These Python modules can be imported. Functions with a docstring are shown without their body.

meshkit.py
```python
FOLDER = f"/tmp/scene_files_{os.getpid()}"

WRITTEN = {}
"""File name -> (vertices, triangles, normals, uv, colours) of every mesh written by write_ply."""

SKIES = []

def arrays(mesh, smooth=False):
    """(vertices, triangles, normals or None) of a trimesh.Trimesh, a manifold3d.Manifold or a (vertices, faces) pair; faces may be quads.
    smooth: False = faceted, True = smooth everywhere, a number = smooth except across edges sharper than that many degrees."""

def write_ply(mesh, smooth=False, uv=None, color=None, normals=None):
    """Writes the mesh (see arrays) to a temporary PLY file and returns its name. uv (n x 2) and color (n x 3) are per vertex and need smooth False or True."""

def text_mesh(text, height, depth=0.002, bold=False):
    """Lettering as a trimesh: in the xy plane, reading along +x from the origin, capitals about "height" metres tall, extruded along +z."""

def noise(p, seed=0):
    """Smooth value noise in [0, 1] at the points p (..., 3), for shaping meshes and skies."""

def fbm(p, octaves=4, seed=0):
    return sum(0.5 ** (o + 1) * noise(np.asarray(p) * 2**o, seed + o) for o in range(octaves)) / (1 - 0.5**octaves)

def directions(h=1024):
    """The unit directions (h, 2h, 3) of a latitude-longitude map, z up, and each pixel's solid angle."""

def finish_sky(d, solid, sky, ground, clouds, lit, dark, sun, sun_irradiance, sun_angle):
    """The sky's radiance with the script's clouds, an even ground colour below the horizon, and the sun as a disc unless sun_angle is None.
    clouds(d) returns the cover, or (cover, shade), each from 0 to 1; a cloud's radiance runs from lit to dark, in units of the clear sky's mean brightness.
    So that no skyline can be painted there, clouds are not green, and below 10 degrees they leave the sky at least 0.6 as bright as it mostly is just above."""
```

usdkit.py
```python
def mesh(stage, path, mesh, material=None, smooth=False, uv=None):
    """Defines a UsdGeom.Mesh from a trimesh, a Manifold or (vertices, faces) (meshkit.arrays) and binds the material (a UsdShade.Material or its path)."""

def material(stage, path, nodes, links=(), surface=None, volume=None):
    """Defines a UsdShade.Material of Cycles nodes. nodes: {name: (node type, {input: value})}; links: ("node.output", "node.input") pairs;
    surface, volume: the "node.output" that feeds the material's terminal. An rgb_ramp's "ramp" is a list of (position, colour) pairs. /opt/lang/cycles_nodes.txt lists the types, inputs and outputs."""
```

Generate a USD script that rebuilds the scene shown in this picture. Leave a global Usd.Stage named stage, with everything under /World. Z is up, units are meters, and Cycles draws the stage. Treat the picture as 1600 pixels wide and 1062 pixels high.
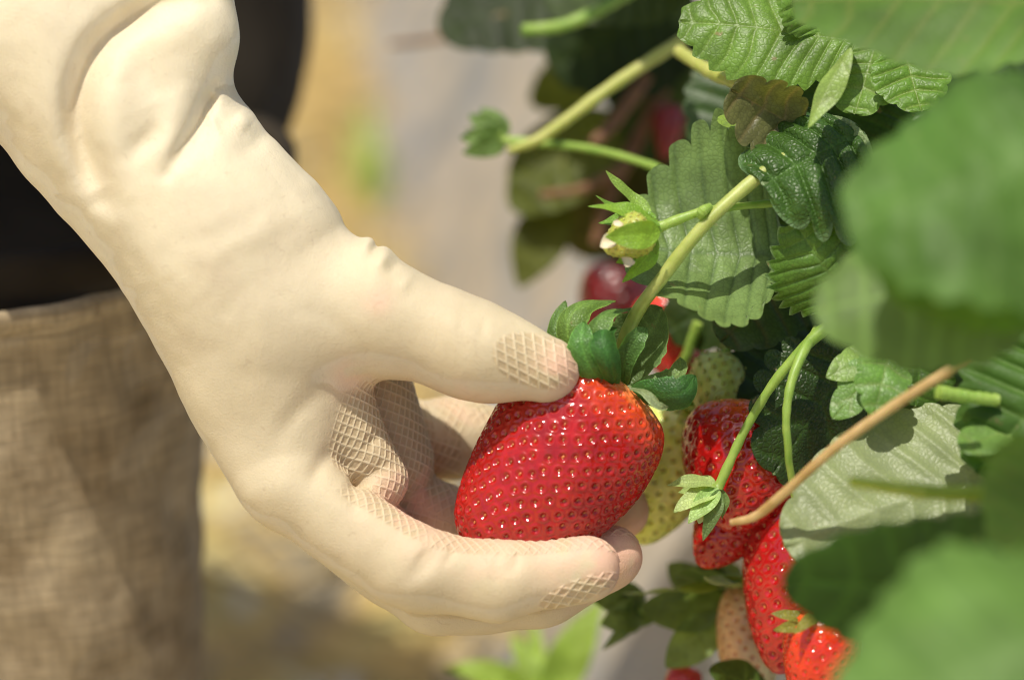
import math, random
import numpy as np, trimesh, usdkit, meshkit
from scipy.spatial import cKDTree
from pxr import Usd, UsdGeom, UsdLux, UsdShade, Gf, Sdf, Vt

stage = Usd.Stage.CreateInMemory()
UsdGeom.SetStageUpAxis(stage, UsdGeom.Tokens.z)
UsdGeom.SetStageMetersPerUnit(stage, 1.0)
stage.DefinePrim('/World', 'Xform'); stage.DefinePrim('/World/Looks', 'Scope')
T = Sdf.ValueTypeNames

# ------------------------------------------------------------------ camera, sky, sun
PITCH, DIST, FOCAL, FSTOP, EXPOSURE = math.radians(22), 0.93, 105.0, 3.5, -0.14
FPX = FOCAL / 36.0 * 1600
RIGHT = np.array([1.0, 0, 0]); FWD = np.array([0, math.cos(PITCH), -math.sin(PITCH)]); UP = np.array([0, math.sin(PITCH), math.cos(PITCH)])
FOCUS = np.array([0, 0, 0.35]); CAM = FOCUS - DIST * FWD
cam = UsdGeom.Camera.Define(stage, '/World/camera')
M = np.eye(4); M[0, :3], M[1, :3], M[2, :3], M[3, :3] = RIGHT, UP, -FWD, CAM
cam.AddTransformOp().Set(Gf.Matrix4d(M.tolist()))
cam.CreateFocalLengthAttr(FOCAL); cam.CreateHorizontalApertureAttr(36.0); cam.CreateVerticalApertureAttr(36.0 * 679 / 1024)
cam.CreateFStopAttr(FSTOP); cam.CreateFocusDistanceAttr(DIST); cam.CreateClippingRangeAttr(Gf.Vec2f(0.02, 200)); cam.CreateExposureAttr(EXPOSURE)

SUNV = np.array([-0.18, -0.58, 0.79])                    # towards the sun: right, away, up as seen from the camera
SUN = SUNV[0] * RIGHT + SUNV[1] * FWD + SUNV[2] * UP; SUN /= np.linalg.norm(SUN)
ELEV, ROT = math.asin(SUN[2]), math.atan2(SUN[0], SUN[1])
sun = UsdLux.DistantLight.Define(stage, '/World/sun')
sun.CreateIntensityAttr(1.2); sun.CreateAngleAttr(0.8); sun.CreateNormalizeAttr(True); sun.CreateColorAttr(Gf.Vec3f(1.0, 0.94, 0.82))
z = SUN; xa = np.cross([0, 0, 1.0], z); xa /= np.linalg.norm(xa); ya = np.cross(z, xa)
S = np.eye(4); S[0, :3], S[1, :3], S[2, :3] = xa, ya, z
sun.AddTransformOp().Set(Gf.Matrix4d(S.tolist()))
dome = UsdLux.DomeLight.Define(stage, '/World/sky')
sky = usdkit.material(stage, '/World/Looks/sky', {
    's': ('sky_texture', {'sky_type': 'single_scattering', 'sun_disc': False, 'sun_elevation': ELEV, 'sun_rotation': ROT, 'aerosol_density': 3.0}),
    'b': ('background_shader', {'strength': 0.13})}, [('s.color', 'b.color')], surface='b.background')
UsdShade.MaterialBindingAPI.Apply(dome.GetPrim()).Bind(sky)
dome.GetPrim().SetCustomDataByKey('kind', 'structure')

# ------------------------------------------------------------------ helpers
def V(px, py, d=0.0):
    """World point seen at that place of the photograph, d millimetres behind the plane of focus."""
    t = DIST + d / 1000.0
    return CAM + t * (FWD + (px - 800) / FPX * RIGHT + (531 - py) / FPX * UP)
def VV(a):
    a = np.asarray(a, float); t = DIST + a[:, 2:3] / 1000.0
    return CAM + t * (FWD + (a[:, :1] - 800) / FPX * RIGHT + (531 - a[:, 1:2]) / FPX * UP)
def vdir(r, toward, up):
    v = r * RIGHT - toward * FWD + up * UP
    return v / np.linalg.norm(v)
MM = 1e-3
used = {}
def free(path):
    if path not in used:
        used[path] = 0; return path
    used[path] += 1
    return f'{path}_{used[path]:03d}'
base_of = {}
def thing(name, label, cat, base, group=None):
    p = free('/World/' + name); x = UsdGeom.Xform.Define(stage, p); b = np.asarray(base, float)
    x.AddTranslateOp().Set(Gf.Vec3d(*b.tolist())); base_of[p] = b
    meta(x.GetPrim(), label, cat, group); return x.GetPrim()
def meta(prim, label=None, cat=None, group=None, kind=None):
    for k, v in (('label', label), ('category', cat), ('group', group), ('kind', kind)):
        if v: prim.SetCustomDataByKey(k, v)
def part(name, mesh, mat, parent=None, smooth=True, col=None, label=None, kind=None, cat=None, group=None):
    pp = str(parent.GetPath()) if parent is not None else '/World'
    p = free(pp + '/' + name); b = base_of.get(pp, np.zeros(3)); base_of[p] = b
    v, f = (np.asarray(mesh.vertices), np.asarray(mesh.faces)) if isinstance(mesh, trimesh.Trimesh) else mesh
    m = usdkit.mesh(stage, p, (np.asarray(v) - b, f), mat, smooth=smooth)
    if col is not None:
        UsdGeom.PrimvarsAPI(m).CreatePrimvar('col', T.Color3fArray, 'vertex').Set(Vt.Vec3fArray.FromNumpy(np.asarray(col, np.float32)))
    m.GetPrim().GetAttribute('doubleSided') and m.CreateDoubleSidedAttr(True)
    meta(m.GetPrim(), label, cat, group, kind); return m.GetPrim()
def cat_mesh(ms):
    v, f, n = [], [], 0
    for a, b in ms:
        v.append(a); f.append(np.asarray(b) + n); n += len(a)
    return np.vstack(v), np.vstack(f)
def grid_faces(nu, nv, wrap=False):
    i, j = np.meshgrid(np.arange(nu - 1), np.arange(nv if wrap else nv - 1), indexing='ij')
    k = (j + 1) % nv
    a, b, c, d = i * nv + j, (i + 1) * nv + j, (i + 1) * nv + k, i * nv + k
    q = np.stack([a, b, c, d], -1).reshape(-1, 4)
    return np.vstack([q[:, [0, 1, 2]], q[:, [0, 2, 3]]])
def spline(P, n):
    """Catmull-Rom through the points (any columns)."""
    P = np.asarray(P, float)
    if len(P) == 2: return P[0] + (P[1] - P[0]) * np.linspace(0, 1, n)[:, None]
    Q = np.vstack([2 * P[0] - P[1], P, 2 * P[-1] - P[-2]])
    t = np.linspace(0, len(P) - 1 - 1e-9, n); i = t.astype(int); t = (t - i)[:, None]
    a, b, c, d = Q[i], Q[i + 1], Q[i + 2], Q[i + 3]
    return 0.5 * (2 * b + (c - a) * t + (2 * a - 5 * b + 4 * c - d) * t**2 + (3 * b - a - 3 * c + d) * t**3)
def frames(p):
    t = np.gradient(p, axis=0); t /= np.linalg.norm(t, axis=1, keepdims=True)
    n = np.cross(t[0], [0.3, 0.5, 0.81]); n /= np.linalg.norm(n); N = [n]
    for k in range(1, len(p)):
        n = n - t[k] * (n @ t[k]); n /= np.linalg.norm(n); N.append(n)
    N = np.array(N); return t, N, np.cross(t, N)
def tube(P, radii, sides=14, n=40, bump=0.0, seed=0):
    """Round tube through world points with end caps; radii in metres."""
    p = spline(P, n); r = np.interp(np.linspace(0, 1, n), np.linspace(0, 1, len(np.atleast_1d(radii))), np.atleast_1d(radii))
    t, N, B = frames(p); a = np.arange(sides) * 2 * np.pi / sides
    R = r[:, None] * np.ones(sides)
    if bump: R = R * (1 + bump * (meshkit.noise(np.stack([*np.meshgrid(np.arange(n) * .35, np.cos(a) * 1.3 + 5, indexing='ij'), np.zeros((n, sides))], -1), seed) - .5))
    v = p[:, None] + R[..., None] * (np.cos(a)[None, :, None] * N[:, None] + np.sin(a)[None, :, None] * B[:, None])
    v = v.reshape(-1, 3); f = grid_faces(n, sides, True)[:, ::-1]
    e = len(v); v = np.vstack([v, p[0] - t[0] * r[0] * .4, p[-1] + t[-1] * r[-1] * .4])
    k = np.arange(sides); k2 = (k + 1) % sides
    f = np.vstack([f, np.stack([np.full(sides, e), k2, k], 1)[:, ::-1], np.stack([np.full(sides, e + 1), (n - 1) * sides + k, (n - 1) * sides + k2], 1)[:, ::-1]])
    m = trimesh.Trimesh(v, f, process=False)
    if m.volume < 0: f = f[:, ::-1]
    return v, f

# ------------------------------------------------------------------ materials
def mat(name, nodes, links, surface='p.BSDF'):
    return usdkit.material(stage, '/World/Looks/' + name, nodes, links, surface=surface)
def leaf_mat(name, under, rough=0.42, trans=0.32, spec=0.45, cell=620.0, bump=0.00007, net=(.8, 1.05), mott=(90.0, .72, 1.28)):
    return mat(name, {
        'c': ('attribute', {'attribute': 'col'}), 'g': ('geometry', {}), 'tc': ('texture_coordinate', {}),
        'n': ('noise_texture', {'scale': mott[0], 'detail': 4.0}), 'n3': ('noise_texture', {'scale': 170.0, 'detail': 3.0, 'roughness': 0.6}), 'sp': ('map_range', {'from_min': 0.68, 'from_max': 0.74, 'to_min': 0.0, 'to_max': 0.7, 'clamp': True}), 'sm': ('mix', {'mix_type': 'mix', 'color2': (0.26, 0.19, 0.09)}), 'n2': ('noise_texture', {'scale': 1400.0, 'detail': 2.0}),
        'vo': ('voronoi_texture', {'feature': 'distance_to_edge', 'scale': cell}),
        'r': ('map_range', {'from_min': 0.0, 'from_max': 0.25, 'to_min': 0.0, 'to_max': 1.0, 'clamp': True}),
        'vr': ('map_range', {'from_min': 0.25, 'from_max': 0.75, 'to_min': mott[1], 'to_max': mott[2]}),
        'mv': ('mix', {'mix_type': 'multiply', 'fac': 1.0}),
        'un': ('mix', {'mix_type': 'mix', 'fac': 0.62, 'color2': under}),
        'bk': ('mix', {'mix_type': 'mix'}),
        'tr': ('mix', {'mix_type': 'multiply', 'fac': 1.0, 'color2': (1.5, 1.5, 0.55)}),
        'h': ('math', {'math_type': 'multiply_add', 'value2': 0.4}), 'vn': ('map_range', {'from_min': 0.0, 'from_max': 0.12, 'to_min': net[0], 'to_max': net[1], 'clamp': True}), 'mn': ('mix', {'mix_type': 'multiply', 'fac': 1.0}),
        'b': ('bump', {'distance': bump, 'strength': 0.9}),
        'p': ('principled_bsdf', {'roughness': rough, 'specular_ior_level': spec}),
        't': ('translucent_bsdf', {}), 'm': ('mix_closure', {'fac': trans})},
        [('tc.object', 'n.vector'), ('tc.object', 'n2.vector'), ('tc.object', 'vo.vector'), ('n.fac', 'vr.value'),
         ('c.color', 'mn.color1'), ('vo.distance', 'vn.value'), ('vn.result', 'mn.color2'), ('tc.object', 'n3.vector'), ('n3.fac', 'sp.value'), ('sp.result', 'sm.fac'), ('mn.color', 'sm.color1'), ('sm.color', 'mv.color1'), ('vr.result', 'mv.color2'), ('mv.color', 'un.color1'), ('mv.color', 'bk.color1'), ('un.color', 'bk.color2'), ('g.backfacing', 'bk.fac'),
         ('vo.distance', 'r.value'), ('n2.fac', 'h.value1'), ('r.result', 'h.value3'), ('h.value', 'b.height'), ('b.normal', 'p.normal'),
         ('bk.color', 'p.base_color'), ('mv.color', 'tr.color1'), ('tr.color', 't.color'), ('p.BSDF', 'm.closure1'), ('t.BSDF', 'm.closure2')], surface='m.closure')
LEAF = leaf_mat('leaf_green', (0.30, 0.36, 0.20))
LEAF_B = leaf_mat('leaf_soft', (0.22, 0.32, 0.12), rough=0.5, spec=0.3, trans=0.42, net=(.93, 1.02), mott=(38.0, .66, 1.34))
LEAF_C = leaf_mat('leaf_crinkled', (0.30, 0.38, 0.18), rough=0.4, trans=0.2, cell=640.0, bump=0.0002)
SEPAL = leaf_mat('sepal_green', (0.28, 0.36, 0.17), rough=0.45, cell=900.0, bump=0.00012)
def stem_mat(name, c1, c2, rough=0.45):
    return mat(name, {'tc': ('texture_coordinate', {}), 'n': ('noise_texture', {'scale': 140.0, 'detail': 3.0}), 'n2': ('noise_texture', {'scale': 2500.0}),
        'r': ('rgb_ramp', {'ramp': [(0.35, c1), (0.65, c2)]}), 'b': ('bump', {'distance': 0.00012, 'strength': 0.6}),
        'p': ('principled_bsdf', {'roughness': rough, 'subsurface_weight': 0.25, 'subsurface_scale': 0.001, 'subsurface_radius': (0.6, 1.0, 0.2)})},
        [('tc.object', 'n.vector'), ('tc.object', 'n2.vector'), ('n.fac', 'r.fac'), ('n2.fac', 'b.height'), ('b.normal', 'p.normal'), ('r.color', 'p.base_color')])
STEM = stem_mat('stem_green', (0.30, 0.36, 0.07), (0.42, 0.46, 0.13))
STEM2 = stem_mat('stem_fresh', (0.20, 0.33, 0.05), (0.30, 0.42, 0.08))
STEM_F = stem_mat('stem_olive', (0.34, 0.40, 0.03), (0.42, 0.46, 0.05))
STEM_Y = stem_mat('stem_yellow', (0.40, 0.42, 0.09), (0.48, 0.48, 0.13))
STEM_B = stem_mat('stem_dry', (0.40, 0.24, 0.085), (0.54, 0.36, 0.16), 0.6)
STEM_R = stem_mat('stem_red', (0.16, 0.07, 0.03), (0.24, 0.11, 0.05), 0.6)
def flesh(name, rough=0.2, sss=0.25):
    return mat(name, {'c': ('attribute', {'attribute': 'col'}), 'tc': ('texture_coordinate', {}), 'n': ('noise_texture', {'scale': 2200.0, 'detail': 3.0}),
        'n2': ('noise_texture', {'scale': 260.0, 'detail': 3.0}), 'vr': ('map_range', {'from_min': 0.3, 'from_max': 0.7, 'to_min': 0.82, 'to_max': 1.18}), 'mv': ('mix', {'mix_type': 'multiply', 'fac': 1.0}),
        'b': ('bump', {'distance': 0.00004, 'strength': 0.4}),
        'p': ('principled_bsdf', {'roughness': rough, 'specular_ior_level': 0.6, 'subsurface_weight': sss, 'subsurface_scale': 0.0016, 'subsurface_radius': (1.0, 0.25, 0.12), 'coat_weight': 0.35, 'coat_roughness': 0.06})},
        [('tc.object', 'n.vector'), ('tc.object', 'n2.vector'), ('n2.fac', 'vr.value'), ('c.color', 'mv.color1'), ('vr.result', 'mv.color2'), ('n.fac', 'b.height'), ('b.normal', 'p.normal'), ('mv.color', 'p.base_color')])
FLESH = flesh('strawberry_flesh', 0.12); FLESH_G = flesh('unripe_flesh', 0.36)
def plain(name, c, rough=0.5, var=0.2, scale=300.0, spec=0.5):
    lo, hi = [x * (1 - var) for x in c], [x * (1 + var) for x in c]
    return mat(name, {'tc': ('texture_coordinate', {}), 'n': ('noise_texture', {'scale': scale, 'detail': 3.0}), 'r': ('rgb_ramp', {'ramp': [(0.3, lo), (0.7, hi)]}),
        'p': ('principled_bsdf', {'roughness': rough, 'specular_ior_level': spec})}, [('tc.object', 'n.vector'), ('n.fac', 'r.fac'), ('r.color', 'p.base_color')])
SEED = plain('seed_tan', (0.46, 0.15, 0.04), 0.3, 0.5); SEED_R = plain('seed_red', (0.33, 0.035, 0.012), 0.3); SEED_G = plain('seed_green', (0.42, 0.42, 0.10), 0.4)
PETAL = plain('dry_petal', (0.62, 0.53, 0.36), 0.8)

GLOVE = mat('cream_rubber', {
    'c': ('attribute', {'attribute': 'col'}), 'tc': ('texture_coordinate', {}),
    'n': ('noise_texture', {'scale': 45.0, 'detail': 5.0, 'roughness': 0.6}), 'n2': ('noise_texture', {'scale': 1800.0, 'detail': 2.0}), 'n3': ('noise_texture', {'scale': 260.0, 'detail': 6.0, 'roughness': 0.7, 'distortion': 1.5}),
    'sp': ('rgb_ramp', {'ramp': [(0.0, (0, 0, 0)), (0.6, (0, 0, 0)), (0.72, (1, 1, 1)), (1.0, (1, 1, 1))]}), 'sf': ('math', {'math_type': 'multiply', 'value2': 0.34}),
    'vr': ('map_range', {'from_min': 0.25, 'from_max': 0.75, 'to_min': 0.9, 'to_max': 1.07}), 'mv': ('mix', {'mix_type': 'multiply', 'fac': 1.0}),
    'st': ('mix', {'mix_type': 'mix', 'color2': (0.36, 0.25, 0.16)}),
    'n4': ('noise_texture', {'scale': 28.0, 'detail': 4.0, 'roughness': 0.65}), 'bl': ('rgb_ramp', {'ramp': [(0.0, (0, 0, 0)), (0.5, (0, 0, 0)), (0.66, (0.3, 0.3, 0.3)), (1.0, (0.45, 0.45, 0.45))]}), 'pk': ('mix', {'mix_type': 'mix', 'color2': (0.58, 0.465, 0.32)}),
    'mp': ('mapping', {'rotation': (0.0, 0.9, 0.3), 'scale': (1.0, 1.0, 0.16)}), 'n5': ('noise_texture', {'scale': 420.0, 'detail': 3.0, 'roughness': 0.6, 'distortion': 0.8}), 'hs': ('math', {'math_type': 'multiply_add', 'value2': 0.9}),
    'b': ('bump', {'distance': 0.00026, 'strength': 0.6}),
    'p': ('principled_bsdf', {'roughness': 0.6, 'specular_ior_level': 0.28, 'subsurface_weight': 0.1, 'subsurface_scale': 0.004, 'subsurface_radius': (1.0, 0.7, 0.3)})},
    [('tc.object', 'n.vector'), ('tc.object', 'n2.vector'), ('tc.object', 'n3.vector'), ('n.fac', 'vr.value'), ('c.color', 'mv.color1'), ('vr.result', 'mv.color2'),
     ('n3.fac', 'sp.fac'), ('sp.color', 'sf.value1'), ('sf.value', 'st.fac'), ('tc.object', 'n4.vector'), ('n4.fac', 'bl.fac'), ('bl.color', 'pk.fac'), ('mv.color', 'pk.color1'), ('pk.color', 'st.color1'), ('st.color', 'p.base_color'), ('tc.object', 'mp.vector'), ('mp.vector', 'n5.vector'), ('n5.fac', 'hs.value1'), ('n2.fac', 'hs.value3'), ('hs.value', 'b.height'), ('b.normal', 'p.normal')])
DARK = mat('dark_cloth', {'tc': ('texture_coordinate', {}), 'n': ('noise_texture', {'scale': 18.0, 'detail': 4.0}), 'r': ('rgb_ramp', {'ramp': [(0.3, (0.020, 0.015, 0.010)), (0.7, (0.042, 0.033, 0.022))]}),
    'p': ('principled_bsdf', {'roughness': 0.9, 'specular_ior_level': 0.15})}, [('tc.object', 'n.vector'), ('n.fac', 'r.fac'), ('r.color', 'p.base_color')])
KHAKI = mat('khaki_weave', {'tc': ('texture_coordinate', {}), 'n': ('noise_texture', {'scale': 22.0, 'detail': 5.0, 'roughness': 0.65}),
    'r': ('rgb_ramp', {'ramp': [(0.25, (0.13, 0.09, 0.05)), (0.38, (0.22, 0.16, 0.09)), (0.52, (0.34, 0.265, 0.165)), (0.7, (0.41, 0.325, 0.205))]}),
    'm1': ('mapping', {'scale': (60.0, 60.0, 620.0)}), 'm2': ('mapping', {'scale': (560.0, 560.0, 70.0)}), 'w1': ('noise_texture', {'scale': 1.0, 'detail': 2.0}), 'w2': ('noise_texture', {'scale': 1.0, 'detail': 2.0}),
    'a': ('math', {'math_type': 'multiply'}), 'vr': ('map_range', {'from_min': 0.12, 'from_max': 0.4, 'to_min': 0.74, 'to_max': 1.2}), 'mv': ('mix', {'mix_type': 'multiply', 'fac': 1.0}),
    'b': ('bump', {'distance': 0.0008, 'strength': 0.8}), 'p': ('principled_bsdf', {'roughness': 0.85, 'specular_ior_level': 0.2})},
    [('tc.object', 'n.vector'), ('tc.object', 'm1.vector'), ('tc.object', 'm2.vector'), ('m1.vector', 'w1.vector'), ('m2.vector', 'w2.vector'), ('w1.fac', 'a.value1'), ('w2.fac', 'a.value2'), ('a.value', 'vr.value'), ('n.fac', 'r.fac'), ('r.color', 'mv.color1'),
     ('vr.result', 'mv.color2'), ('mv.color', 'p.base_color'), ('a.value', 'b.height'), ('b.normal', 'p.normal')])
FILM = mat('mulch_film', {'tc': ('texture_coordinate', {}), 'n': ('noise_texture', {'scale': 13.0, 'detail': 4.0, 'roughness': 0.55, 'distortion': 0.7}), 'n2': ('noise_texture', {'scale': 24.0, 'detail': 4.0, 'distortion': 1.0}),
    'r': ('rgb_ramp', {'ramp': [(0.32, (0.13, 0.14, 0.155)), (0.43, (0.30, 0.295, 0.28)), (0.56, (0.46, 0.385, 0.29)), (0.68, (0.22, 0.225, 0.23))]}),
    'b': ('bump', {'distance': 0.006, 'strength': 0.6}), 'p': ('principled_bsdf', {'roughness': 0.42, 'specular_ior_level': 0.45})},
    [('tc.object', 'n.vector'), ('tc.object', 'n2.vector'), ('n.fac', 'r.fac'), ('n2.fac', 'b.height'), ('b.normal', 'p.normal'), ('r.color', 'p.base_color')])
SOIL = mat('soil', {'tc': ('texture_coordinate', {}), 'n': ('noise_texture', {'scale': 12.0, 'detail': 4.0, 'roughness': 0.55, 'distortion': 0.5}), 'n2': ('noise_texture', {'scale': 70.0, 'detail': 5.0}),
    'r': ('rgb_ramp', {'ramp': [(0.27, (0.12, 0.11, 0.085)), (0.40, (0.33, 0.28, 0.19)), (0.48, (0.60, 0.42, 0.15)), (0.56, (0.50, 0.43, 0.18)), (0.66, (0.62, 0.59, 0.55))]}),
    'b': ('bump', {'distance': 0.01, 'strength': 0.7}), 'p': ('principled_bsdf', {'roughness': 0.9, 'specular_ior_level': 0.2})},
    [('tc.object', 'n.vector'), ('tc.object', 'n2.vector'), ('n.fac', 'r.fac'), ('n2.fac', 'b.height'), ('b.normal', 'p.normal'), ('r.color', 'p.base_color')])
STRAW = plain('straw', (0.50, 0.36, 0.13), 0.6, 0.3, 60.0)

# ------------------------------------------------------------------ setting: furrow ground, raised bed under film
gx, gy = np.meshgrid(np.concatenate([np.linspace(-40, -1.0, 24), np.linspace(-.95, 1.5, 140), np.linspace(1.6, 40, 24)]),
                     np.concatenate([np.linspace(-40, -.4, 24), np.linspace(-.35, 3.0, 170), np.linspace(3.1, 60, 30)]), indexing='ij')
gp = np.stack([gx, gy, np.zeros_like(gx)], -1)
near = np.exp(-((gx / 1.5) ** 2 + ((gy - 1.2) / 2.2) ** 2))
gp[..., 2] = -0.012 + near * (0.05 * (meshkit.fbm(gp * 9, 3, 2) - .5) + 0.025 * (meshkit.noise(gp * 30, 5) - .5))
part('ground', (gp.reshape(-1, 3), grid_faces(*gx.shape)), SOIL, kind='structure')
def foot(y): return 0.045 - 0.113 * y                    # left foot of the raised bed
ys = np.concatenate([np.linspace(-6, -.7, 12), np.linspace(-.65, 3, 130), np.linspace(3.2, 14, 18)])
prof = [(-.03, -.05), (0, .0), (.03, .06), (.065, .14), (.1, .21), (.135, .255), (.19, .28), (.3, .29), (.6, .295), (.9, .285), (1.1, .24), (1.2, .1), (1.26, -.05)]
pr = spline(prof, 60)
bx = foot(ys)[:, None] + pr[None, :, 0]; by = np.repeat(ys[:, None], 60, 1); bz = np.repeat(pr[None, :, 1], len(ys), 0)
bp = np.stack([bx, by, bz], -1)
w = 0.03 * (meshkit.fbm(bp * np.array([7, 5, 7]), 3, 11) - .5) + 0.012 * (meshkit.noise(bp * np.array([26, 14, 20]), 4) - .5)
bp[..., 0] -= w * .8; bp[..., 2] += w * .5
part('raised_bed', (bp.reshape(-1, 3), grid_faces(len(ys), 60)[:, ::-1]), FILM, kind='structure')
rng = random.Random(4); sm = []
for k in range(700):
    y = rng.uniform(.25, 2.4); x = foot(y) - abs(rng.gauss(0.02, .22)); a = rng.uniform(0, math.pi); l = rng.uniform(.02, .07)
    c = np.array([x, y, rng.uniform(.004, .02)]); d = np.array([math.cos(a), math.sin(a), rng.uniform(-.15, .25)]) * l
    sm.append(tube([c - d, c + d * .1 + [0, 0, .004], c + d], rng.uniform(.0012, .003), 5, 4))
part('straw_litter', cat_mesh(sm), STRAW, kind='stuff', label='dry yellow straw litter scattered on the furrow ground', cat='straw')

# ------------------------------------------------------------------ gloved hand: one smooth implicit surface
P3 = lambda *a: np.array(a, np.float32)
def cone(p, a, b, ra, rb, sy=1.0):
    a, b = P3(*a), P3(*b); q = p - a; ba = b - a
    if sy != 1.0: q = q / P3(1, 1, sy); ba = ba / P3(1, 1, sy)
    h = np.clip(q @ ba / max(ba @ ba, 1e-6), 0, 1)
    return np.sqrt(((q - h[:, None] * ba) ** 2).sum(1)) - (ra + (rb - ra) * h)
def smin(a, b, k):
    h = np.maximum(k - np.abs(a - b), 0) / k
    return np.minimum(a, b) - h * h * k * 0.25
def chain(p, J, k, sy=1.0):
    d = None
    for A, B in zip(J[:-1], J[1:]):
        c = cone(p, A[:3], B[:3], A[3], B[3], sy); d = c if d is None else smin(d, c, k)
    return d
ARM = [(-330, -560, 150, 230), (-90, -170, 60, 205), (60, 20, 25, 186), (165, 150, 10, 166), (275, 300, 5, 155), (345, 392, 5, 165), (405, 520, 5, 140)]
THUMB = [(430, 490, -5, 128), (585, 490, -30, 90), (742, 539, -55, 76), (852, 577, -62, 53)]
INDEX = [(452, 765, -30, 66), (655, 893, -55, 63), (790, 905, -62, 55), (918, 886, -58, 48)]
MIDDLE = [(480, 765, 70, 72), (675, 922, 62, 66), (830, 922, 58, 56), (952, 868, 50, 48)]
RING = [(540, 740, 150, 66), (700, 830, 175, 62), (860, 860, 175, 52), (968, 796, 165, 45)]
PINKY = [(600, 690, 225, 66), (720, 682, 262, 58), (830, 700, 275, 50), (910, 740, 255, 42)]
FINGERS = [THUMB, INDEX, MIDDLE, RING, PINKY]
# grooves (+) and ridges (-) of the slack rubber: polyline, width, depth, on the near side only
FOLDS = [([(330, -10), (240, 12), (165, 62), (130, 125), (122, 190), (136, 250), (160, 310)], 24, 46), ([(340, 140), (324, 168), (298, 214), (262, 270)], 13, 23),
         ([(252, 192), (232, 216), (200, 246)], 17, 8), ([(215, 60), (225, 110), (245, 165)], 30, 9), ([(20, 210), (90, 310), (150, 395), (185, 470)], 34, 6),
         ([(70, -40), (74, 90), (88, 210), (120, 330), (180, 420)], 34, -9), ([(182, 120), (178, 220), (200, 330)], 26, -8), ([(300, 120), (268, 190), (238, 280)], 22, -8),
         ([(352, 176), (326, 206), (300, 246)], 20, 10), ([(326, 172), (346, 214)], 6, -5), ([(372, 176), (396, 196)], 16, -8), ([(420, 195), (400, 225), (370, 240)], 16, 5),
         ([(584, 372), (560, 402)], 9, -6), ([(611, 391), (588, 421)], 9, -7), ([(596, 382), (574, 412)], 6, 5), ([(628, 404), (606, 430)], 7, 3), ([(648, 418), (630, 448)], 9, -4), ([(500, 296), (470, 270)], 9, -2), ([(540, 772), (574, 742), (608, 726)], 13, 11), ([(572, 700), (590, 676)], 9, 6),
         ([(500, 600), (462, 655), (430, 700)], 18, 7), ([(520, 690), (495, 735), (480, 760)], 13, 6), ([(480, 640), (450, 690)], 14, -4), ([(688, 850), (664, 882), (640, 905)], 13, 6), ([(798, 862), (795, 905)], 14, 3),
         ([(740, 470), (748, 520), (742, 560)], 22, 3), ([(668, 858), (648, 884)], 6, 3), ([(712, 852), (694, 884)], 7, 3), ([(780, 858), (774, 888), (780, 915)], 6, 2.5), ([(810, 858), (806, 890)], 6, 2.5), ([(726, 470), (720, 515), (728, 560)], 8, 2), ([(760, 482), (757, 520)], 7, 2), ([(330, 420), (400, 400), (470, 350)], 18, 2), ([(300, 380), (380, 350), (440, 300)], 16, 1.6), ([(470, 480), (520, 500), (580, 560)], 16, 2.5), ([(545, 770), (560, 800)], 10, 5)]
def seg_dist(p, L):
    best = None; L = np.asarray(L, np.float32); n = len(L) - 1
    for k in range(n):
        a, b = L[k], L[k + 1]; q = p[:, [0, 1]] - a; ba = b - a; h = np.clip(q @ ba / (ba @ ba), 0, 1)
        d = ((q - h[:, None] * ba) ** 2).sum(1); s = (k + h) / n
        if best is None: best, bs = d, s
        else:
            m = d < best; bs = np.where(m, s, bs); best = np.where(m, d, best)
    return best, bs
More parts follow.
